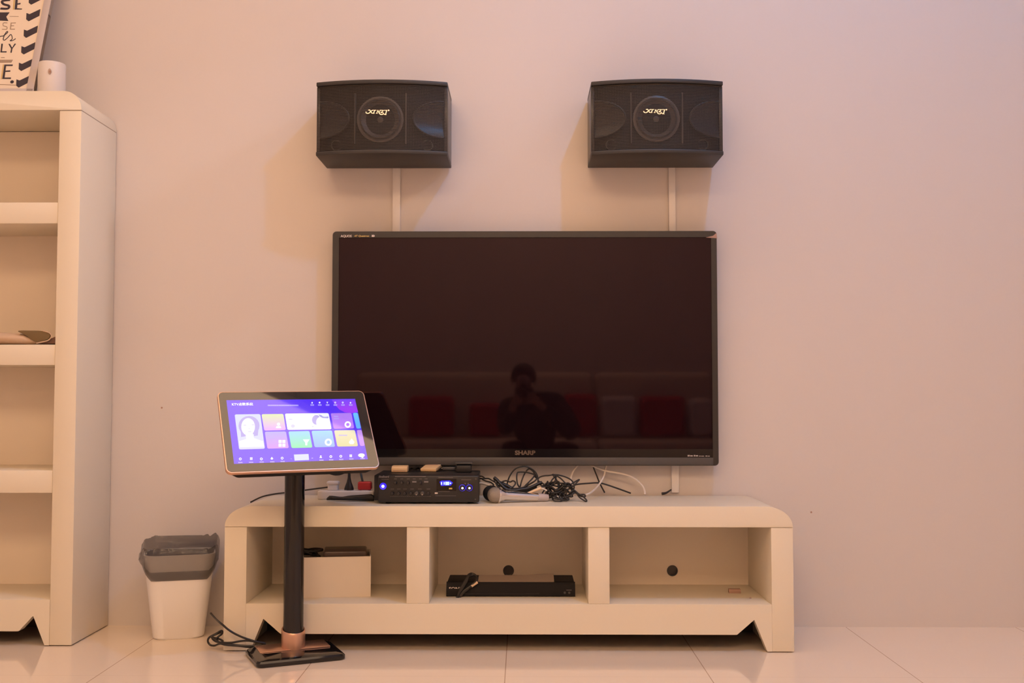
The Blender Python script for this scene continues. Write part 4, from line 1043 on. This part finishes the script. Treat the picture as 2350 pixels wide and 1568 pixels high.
# the heap at the tail of the silver microphone
hp = [(1420, 745, .72), (1480, 700, .72), (1500, 620, .73), (1420, 520, .75), (1300, 440, .76), (1220, 390, .77), (1240, 330, .78), (1330, 295, .78), (1440, 285, .78), (1580, 270, .78), (1700, 290, .78), (1820, 330, .78), (1910, 385, .77), (1960, 460, .76), (1960, 560, .75), (1900, 560, .74), (1830, 490, .74), (1760, 420, .75), (1690, 350, .76),
      (1600, 290, .77), (1520, 265, .77), (1560, 320, .76), (1620, 420, .74), (1640, 560, .72), (1600, 690, .71), (1540, 790, .70), (1590, 850, .695), (1680, 840, .695), (1720, 800, .70), (1640, 770, .70), (1540, 760, .705), (1500, 690, .72), (1460, 560, .735), (1480, 430, .75), (1540, 340, .76), (1590, 310, .76), (1570, 400, .74), (1500, 480, .73),
      (1430, 580, .72), (1500, 640, .71), (1620, 640, .71), (1740, 560, .72), (1850, 500, .73), (1960, 430, .74), (2070, 370, .75), (2040, 410, .745), (1930, 520, .735), (1830, 580, .73), (1760, 660, .715), (1800, 760, .70), (1860, 770, .70), (1820, 800, .70), (1720, 790, .70), (1660, 720, .71), (1700, 620, .72), (1640, 560, .73), (1560, 620, .72), (1560, 720, .71), (1640, 780, .70), (1760, 740, .705),
      (1900, 690, .71), (1990, 620, .72), (1900, 560, .73), (1950, 620, .72), (2060, 680, .71), (2170, 680, .71), (2200, 720, .708), (2120, 720, .708), (2040, 680, .712), (2080, 740, .70), (2150, 790, .695), (2210, 830, .69), (2225, 800, .69), (2160, 730, .70), (2050, 660, .712), (1960, 590, .72), (1880, 640, .715), (1780, 620, .72), (1660, 640, .72), (1500, 560, .74), (1380, 520, .75), (1270, 480, .76), (1210, 400, .77)]
P2 = ground([mc(x, y, 3 + d) for x, y, d in hp], 0.0026)
tangle('microphone_lead', [P2], 0.0026, M_cable, 'black lead heaped in a tangle at the tail of the silver microphone')
rnd = random.Random(4); hp2 = []
for k in range(62):
    cxk = 1600 + 260 * math.sin(k * 0.61) + rnd.uniform(-90, 90); cyk = 600 + 150 * math.cos(k * 1.13) + rnd.uniform(-60, 60)
    hp2.append((cxk, min(cyk, 820), .735 + rnd.uniform(-.028, .03)))
P3 = ground([mc(x, y, 3 + d) for x, y, d in hp2], 0.0024)
tangle('signal_lead', [P3], 0.0024, M_cable, 'second black lead coiled inside the tangle beside the silver microphone')
pc = thing('audio_plug', 'cream coloured plug poking out of the tangle over the silver microphone', 'plug', mc(1100, 610, 3.70))
MB().tube([mc(955, 668, 3.69), mc(1090, 622, 3.695), mc(1285, 545, 3.70)], lambda t: 0.0026 + 0.0026 * t, 14).build('plug_body', M_cream, pc)
MB().tube(smooth_path([mc(1280, 548, 3.70), mc(1330, 560, 3.702), mc(1400, 600, 3.705)], 5), 0.0028, 8).build('lead', M_whitecable, pc)
# amplifier leads leaving to the right
Q1 = ground([mc(x, y, d) for x, y, d in ((20, 350, 3.83), (110, 350, 3.80), (190, 350, 3.78), (260, 385, 3.765), (330, 430, 3.76), (420, 520, 3.75))], 0.003)
Q2 = ground([mc(x, y, d) for x, y, d in ((20, 300, 3.83), (70, 310, 3.81), (110, 345, 3.80), (60, 360, 3.80), (130, 400, 3.79), (240, 430, 3.78), (300, 480, 3.77))], 0.003)
tangle('signal_lead', [Q1, Q2], 0.0026, M_cable, 'pair of black leads leaving the amplifier end behind the black microphone')
Q3 = ground([mc(x, y, d) for x, y, d in ((10, 450, 3.80), (80, 455, 3.79), (160, 475, 3.77), (230, 495, 3.755))], 0.003)
tangle('signal_lead', [Q3], 0.004, M_whitecable, 'short white lead between the amplifier and the black microphone')

# ---- leads hanging behind the television's lower edge
z6 = lambda x, y: (1080 + x / 4.519, 1050 + y / 4.519)
def w6(lst): return ground([at(*z6(x, y), d) for x, y, d in lst], 0.0045)
o = MB().tube(smooth_path(w6([(1130, 60, 3.90), (1100, 95, 3.90), (1060, 150, 3.90), (1040, 215, 3.89), (1040, 275, 3.87), (1060, 320, 3.84), (1090, 345, 3.82)]), 6), 0.0034, 9).build('white_lead', M_whitecable)
tag(o, 'white lead curving down from the television into the black tangle', 'cable', 'white leads under the television')
o = MB().tube(smooth_path(w6([(1415, 60, 3.90), (1400, 120, 3.90), (1380, 200, 3.89), (1340, 270, 3.87), (1290, 330, 3.82), (1240, 370, 3.77), (1190, 390, 3.75)]), 6), 0.0034, 9).build('white_lead', M_whitecable)
tag(o, 'white lead slanting down from the television and onto the cabinet top', 'cable', 'white leads under the television')
o = MB().tube(smooth_path(w6([(1180, 60, 3.91), (1270, 90, 3.90), (1340, 120, 3.90), (1420, 145, 3.895), (1540, 165, 3.89), (1640, 190, 3.89), (1720, 235, 3.89), (1780, 295, 3.885), (1805, 350, 3.88), (1808, 385, 3.875)]), 6), 0.0034, 9).build('white_lead', M_whitecable)
tag(o, 'white lead arching widest, down to the bare cabinet top near the trunking', 'cable', 'white leads under the television')
o = MB().tube(smooth_path(w6([(1265, 70, 3.91), (1280, 120, 3.905), (1310, 195, 3.90), (1340, 270, 3.90), (1390, 365, 3.91)]), 6), 0.0026, 8).build('signal_lead', M_cable)
tag(o, 'black lead dropping straight behind the white leads under the television', 'cable')
o = MB().tube(smooth_path(w6([(1050, 300, 3.80), (1110, 280, 3.85), (1220, 270, 3.87), (1330, 265, 3.88), (1430, 290, 3.885), (1530, 325, 3.89), (1600, 350, 3.895), (1660, 372, 3.90)]), 6), 0.0028, 8).build('signal_lead', M_cable)
tag(o, 'thin black lead running level from the tangle toward the short trunking', 'cable')
o = MB().tube(smooth_path(w6([(1985, 378, 3.91), (2030, 368, 3.915), (2080, 335, 3.925)]), 6), lambda t: 0.0055 - 0.003 * t, 8).build('plug_tail', M_black)
tag(o, 'stubby black lead end at the foot of the short trunking', 'cable')

# ================================================================== behind the camera, seen in the television
M_sofa = mat('sofa_fabric', (0.66, 0.56, 0.45), rough=0.9, bump=0.3, bscale=80)
M_redc = mat('red_fabric', (0.42, 0.012, 0.03), rough=0.85)
M_greyc = mat('grey_fabric', (0.62, 0.57, 0.56), rough=0.9)
sofa = thing('sofa', 'long beige sofa across the room, seen mirrored in the television', 'sofa', (0.1, -1.75, 0))
MB().box(-1.7, 1.9, -2.2, -1.25, 0.0, 0.28).build('sofa_base', M_sofa, sofa, bevel=0.03)
for x0, x1 in ((-1.48, 0.62), (0.64, 1.68)):
    MB().box(x0, x1, -1.98, -1.22, 0.28, 0.44).build('seat_cushion', M_sofa, sofa, bevel=0.04, bseg=3)
    MB().box(x0, x1, -2.18, -1.92, 0.44, 1.02).build('back_cushion', M_sofa, sofa, bevel=0.06, bseg=3)
for x0, x1 in ((-1.72, -1.485), (1.685, 1.92)): MB().box(x0, x1, -2.2, -1.24, 0.0, 0.62).build('arm', M_sofa, sofa, bevel=0.05, bseg=3)
def pillow(cx, w_, h_, m, label, yaw=0.0):
    lps = []
    for k in range(9):
        t_ = -1 + 2 * k / 8; th = 0.075 * (1 - t_ * t_) ** 0.5 + 0.004; s_ = 1 - 0.10 * t_ * t_
        lps.append([(cx + x * 1.0 * (1 - 0.0 * t_), -1.80 + t_ * 0.075, 0.45 + h_ / 2 + z) for x, z in rrect(w_ * (0.80 + 0.2 * (1 - t_ * t_)), h_ * (0.80 + 0.2 * (1 - t_ * t_)), 0.05, 5)])
    o = MB().loft(lps).build('throw_pillow', m); return tag(o, label, 'pillow', 'throw pillows on the sofa')
pillow(-0.80, 0.40, 0.36, M_redc, 'red throw pillow at the sofa end reflected beside the touchscreen')
pillow(-0.33, 0.28, 0.30, M_redc, 'smaller red throw pillow, second from the sofa end reflected beside the touchscreen')
pillow(0.50, 0.30, 0.38, M_redc, 'red throw pillow half hidden behind the crouching person in the reflection')
pillow(0.83, 0.32, 0.36, M_greyc, 'pale grey throw pillow between two red ones in the reflection')
pillow(1.215, 0.40, 0.36, M_redc, 'red throw pillow between two grey ones in the reflection')
pillow(1.545, 0.22, 0.34, M_greyc, 'pale grey throw pillow at the reflection edge beside the television rim')

def skin(name, chains, m, parent, sub=2):
    """one continuous surface grown over a skeleton of (position, radius) joints; chains share joints by key"""
    keys, verts, rad, edges = {}, [], [], []
    for ch in chains:
        prev = None
        for key, p, r in ch:
            if key not in keys:
                keys[key] = len(verts); verts.append(p); rad.append(r)
            if prev is not None: edges.append((prev, keys[key]))
            prev = keys[key]
    me = bpy.data.meshes.new(name); me.from_pydata(verts, edges, [])
    o = bpy.data.objects.new(name, me); COL.objects.link(o)
    md = o.modifiers.new('skin', 'SKIN'); md.use_smooth_shade = True
    for i, r in enumerate(rad):
        sv = me.skin_vertices[0].data[i]; sv.radius = (r, r) if not isinstance(r, tuple) else r; sv.use_root = (i == 0)
    ms = o.modifiers.new('subdivision', 'SUBSURF'); ms.levels = sub; ms.render_levels = sub
    dgx = bpy.context.evaluated_depsgraph_get(); dgx.update()
    m2 = bpy.data.meshes.new_from_object(o.evaluated_get(dgx)); bpy.data.objects.remove(o)
    m2.materials.clear(); m2.materials.append(m); m2.shade_smooth()
    o2 = bpy.data.objects.new(name, m2); COL.objects.link(o2); o2.parent = parent
    m2.transform(wm(parent).inverted())
    return o2
M_skin = mat('skin', (0.46, 0.26, 0.18), rough=0.5)
M_jacket = mat('black_jacket', (0.016, 0.013, 0.02), rough=0.85)
M_trouser = mat('dark_trousers', (0.02, 0.02, 0.028), rough=0.9)
M_hair = mat('black_hair', (0.012, 0.009, 0.008), rough=0.55)
person = thing('person', 'crouching person in a black jacket holding a camera, mirrored in the television', 'person', (0.10, -0.55, 0))
V = Vector
hd_ = V((0.005, -0.20, 0.925))
J = dict(pel=V((0.12, -0.72, 0.36)), wai=V((0.10, -0.62, 0.50)), che=V((0.07, -0.48, 0.66)), nek=V((0.02, -0.31, 0.80)), hed=hd_, top=V((0.005, -0.21, 0.99)),
         sl=V((-0.13, -0.40, 0.75)), el=V((-0.13, -0.26, 0.55)), wl=V((-0.065, -0.10, 0.755)), sr=V((0.25, -0.42, 0.75)), er=V((0.38, -0.28, 0.52)), wr=V((0.10, -0.095, 0.775)),
         hl=V((0.02, -0.74, 0.34)), kl=V((-0.10, -0.36, 0.44)), al=V((-0.08, -0.66, 0.09)), tl=V((-0.09, -0.48, 0.035)),
         hr=V((0.22, -0.74, 0.34)), kr=V((0.36, -0.34, 0.43)), ar=V((0.30, -0.64, 0.09)), tr=V((0.32, -0.46, 0.035)))
def jj(k, r): return (k, J[k], r)
ch = [[jj('pel', .085), jj('wai', .085), jj('che', .10), jj('nek', .052), ('chin', hd_ + V((0, .03, -.05)), .058), jj('hed', .078), jj('top', .06)],
      [jj('che', .10), jj('sl', .055), jj('el', .040), jj('wl', .027)], [jj('che', .10), jj('sr', .055), jj('er', .040), jj('wr', .027)],
      [jj('pel', .085), jj('hl', .075), jj('kl', .058), jj('al', .038), jj('tl', .032)], [jj('pel', .085), jj('hr', .075), jj('kr', .058), jj('ar', .038), jj('tr', .032)],
      [('hed', hd_, .078), ('nose', hd_ + V((0, .085, -.01)), .016)]]
for s, w_, palm in ((-1, 'wl', V((-0.058, -0.055, 0.785))), (1, 'wr', V((0.082, -0.052, 0.80)))):
    pk = 'palm' + w_; ch.append([jj(w_, .027), (pk, palm, .026)])
    for f in range(4):
        b0 = palm + V((-s * 0.010, 0.022, -0.018 + 0.017 * f)); ln = (0.030, 0.036, 0.038, 0.034)[f]
        ch.append([(pk, palm, .026), (pk + 'a%d' % f, b0, .0095), (pk + 'b%d' % f, b0 + V((-s * ln * 0.7, 0.014, 0)), .009), (pk + 'c%d' % f, b0 + V((-s * ln * 1.2, 0.004, 0)), .008)])
    ch.append([(pk, palm, .026), (pk + 't0', palm + V((-s * 0.018, -0.004, -0.012)), .011), (pk + 't1', palm + V((-s * 0.040, 0.002, -0.008)), .009)])
skin('body', ch, M_skin, person)
skin('jacket', [[jj('pel', .15), jj('wai', .145), jj('che', .15), ('col', V((0.03, -0.34, 0.785)), .080)], [jj('che', .15), jj('sl', .078), jj('el', .060), ('cl', J['el'].lerp(J['wl'], .85), .044)],
                [jj('che', .15), jj('sr', .105), jj('er', .080), ('cr', J['er'].lerp(J['wr'], .85), .044)]], M_jacket, person)
skin('trousers', [[('wst', V((0.115, -0.68, 0.42)), .135), jj('pel', .145), jj('hl', .105), jj('kl', .075), ('cl', J['kl'].lerp(J['al'], .92), .055)], [jj('pel', .145), jj('hr', .105), jj('kr', .075), ('cr', J['kr'].lerp(J['ar'], .92), .055)]], M_trouser, person)
for a, b in (('al', 'tl'), ('ar', 'tr')):
    skin('shoe', [[('a', J[a] + V((0, -0.05, -0.045)), .042), ('b', J[a] + V((0, 0.03, -0.04)), .046), ('c', J[b] + V((0, 0.03, 0.005)), .036)]], M_trouser, person)
hr_ = MB(); lps = []
for k in range(1, 13):
    a = PI * k / 20; lps.append([hd_ + V((0.094 * math.sin(a) * math.cos(t_ * PI / 14), -0.022 + 0.104 * math.sin(a) * math.sin(t_ * PI / 14) - 0.02 * (k / 12), 0.022 + 0.108 * math.cos(a))) for t_ in range(28)])
hr_.loft(lps).build('hair', M_hair, person, ang=80)
for s in (-1, 1):
    MB().lathe([(0.0005, -0.011), (0.009, -0.006), (0.011, 0), (0.009, 0.006), (0.0005, 0.011)], 14, Matrix.Translation(hd_ + V((s * 0.031, 0.068, 0.012)))).build('eye', M_white, person)
    MB().lathe([(0.0005, -0.005), (0.026, -0.003), (0.03, 0.0), (0.02, 0.006), (0.0005, 0.007)], 16, Matrix.Translation(hd_ + V((s * 0.080, -0.005, -0.005))) @ Matrix.Rotation(s * PI / 2, 4, 'Y') @ Matrix.Diagonal((1, 0.6, 1, 1))).build('ear', M_skin, person)
MB().tube([hd_ + V((-0.022, 0.075, -0.048)), hd_ + V((0, 0.082, -0.047)), hd_ + V((0.022, 0.075, -0.048))], 0.006, 8).build('mouth', M_redc, person)
cm = thing('camera', 'black camera held up by the crouching person, mirrored in the television', 'camera', (0.01, -0.045, 0.785))
MB().box(-0.055, 0.075, -0.085, -0.035, 0.79, 0.875).build('camera_body', M_matte, cm, bevel=0.008, bseg=3)
MB().prism([(-0.02, 0.874), (0.035, 0.874), (0.025, 0.905), (-0.01, 0.905)], 'y', -0.08, -0.04).build('viewfinder_hump', M_matte, cm, bevel=0.004)
MB().lathe([(0.033, 0), (0.033, 0.022), (0.030, 0.026), (0.026, 0.026), (0.024, 0.018), (0.0005, 0.016)], 32, Matrix.Translation((0.0, -0.036, HC)) @ Matrix.Rotation(-PI / 2, 4, 'X'), False, True).build('lens', M_gloss, cm)

# ================================================================== lamps
PANEL, PEND, SPOT = 2.35, 8.5, 72.0; ACC = 120.0
WARM = (1.0, 0.665, 0.41); COOL = (0.03, 0.41, 1.0)
M_panel = mat('lit_diffuser', (0.9, 0.8, 0.7), rough=0.6, emit=WARM, estr=PANEL)
pnl = thing('ceiling_light', 'large warm luminous panel on the ceiling near the television wall', 'ceiling light', (-0.72, 2.4, ZC - 0.06))
PX0, PX1, PY0, PY1 = -2.3, 0.85, 1.75, 3.06
fr = MB(); fr.box(PX0 - 0.05, PX1 + 0.05, PY0 - 0.05, PY0, ZC - 0.06, ZC); fr.box(PX0 - 0.05, PX1 + 0.05, PY1, PY1 + 0.05, ZC - 0.06, ZC); fr.box(PX0 - 0.05, PX0, PY0, PY1, ZC - 0.06, ZC); fr.box(PX1, PX1 + 0.05, PY0, PY1, ZC - 0.06, ZC)
fr.build('frame', M_white, pnl)
MB().box(PX0, PX1, PY0, PY1, ZC - 0.045, ZC - 0.02).build('diffuser', M_panel, pnl)
def lamp(name, kind, loc, energy, col, size):
    l = bpy.data.lights.new(name, kind); l.energy = energy; l.color = col
    if kind in ('POINT', 'SPOT'): l.shadow_soft_size = size
    else: l.size = size
    o = bpy.data.objects.new(name, l); COL.objects.link(o); o.location = loc; return o
dlx, dly = 0.95, 2.15
dn = thing('ceiling_spotlight', 'small round white spotlight recessed in the ceiling', 'spotlight', (dlx, dly, ZC - 0.03))
MB().lathe([(0.055, 0.03), (0.055, 0.0), (0.045, 0.0), (0.040, 0.025)], 32, Matrix.Translation((dlx, dly, ZC - 0.031)), False, False).build('rim', M_white, dn)
lamp('cool_spot', 'POINT', (dlx, dly, ZC - 0.06), SPOT, COOL, 0.04)

s2 = Vector((2.28, 3.05, ZC - 0.07)); tgt = Vector((-1.49, 3.78, 1.15))  # unseen narrow spot, added to brighten the outer side of the bookcase
dn = thing('ceiling_spotlight', 'unseen white spotlight added in the ceiling corner to brighten the bookcase side', 'spotlight', (s2.x, s2.y, ZC - 0.03))
MB().lathe([(0.055, 0.03), (0.055, 0.0), (0.045, 0.0), (0.040, 0.025)], 32, Matrix.Translation((s2.x, s2.y, ZC - 0.031)), False, False).build('rim', M_white, dn)
l2 = lamp('side_fill_spot', 'SPOT', s2, ACC, (0.95, 0.88, 1.0), 0.16)
l2.data.spot_size = math.radians(21); l2.data.spot_blend = 0.6
l2.rotation_euler = (tgt - s2).to_track_quat('-Z', 'Y').to_euler()
# second luminous panel over the sofa end of the room
M_rear = mat('lit_rear_diffuser', (0.9, 0.8, 0.7), rough=0.6, emit=(1.0, 0.665, 0.39), estr=PEND)
RX0, RX1, RY0, RY1 = -1.8, 1.6, -2.2, -0.5
rp = thing('ceiling_light', 'second warm luminous panel on the ceiling above the sofa', 'ceiling light', (-0.1, -1.35, ZC - 0.06))
fr = MB(); fr.box(RX0 - 0.05, RX1 + 0.05, RY0 - 0.05, RY0, ZC - 0.06, ZC); fr.box(RX0 - 0.05, RX1 + 0.05, RY1, RY1 + 0.05, ZC - 0.06, ZC); fr.box(RX0 - 0.05, RX0, RY0, RY1, ZC - 0.06, ZC); fr.box(RX1, RX1 + 0.05, RY0, RY1, ZC - 0.06, ZC)
fr.build('frame', M_white, rp)
MB().box(RX0, RX1, RY0, RY1, ZC - 0.045, ZC - 0.02).build('diffuser', M_rear, rp)

# ================================================================== camera, world, colour
cd = bpy.data.cameras.new('photo_camera'); cd.sensor_width = 36; cd.lens = F / 2350 * 36; cd.sensor_fit = 'HORIZONTAL'; cd.clip_start = 0.01
co = bpy.data.objects.new('photo_camera', cd); COL.objects.link(co)
co.matrix_world = Matrix(((RGT.x, UPV.x, -FWD.x, CAM.x), (RGT.y, UPV.y, -FWD.y, CAM.y), (RGT.z, UPV.z, -FWD.z, CAM.z), (0, 0, 0, 1)))
S.camera = co
w = bpy.data.worlds.new('world'); S.world = w; w.use_nodes = True
w.node_tree.nodes['Background'].inputs[0].default_value = (1.0, 0.75, 0.55, 1); w.node_tree.nodes['Background'].inputs[1].default_value = 0.0
S.view_settings.view_transform = 'Standard'; S.view_settings.look = 'None'; S.view_settings.gamma = 1.0
S.view_settings.use_curve_mapping = False; S.view_settings.exposure = 0.0
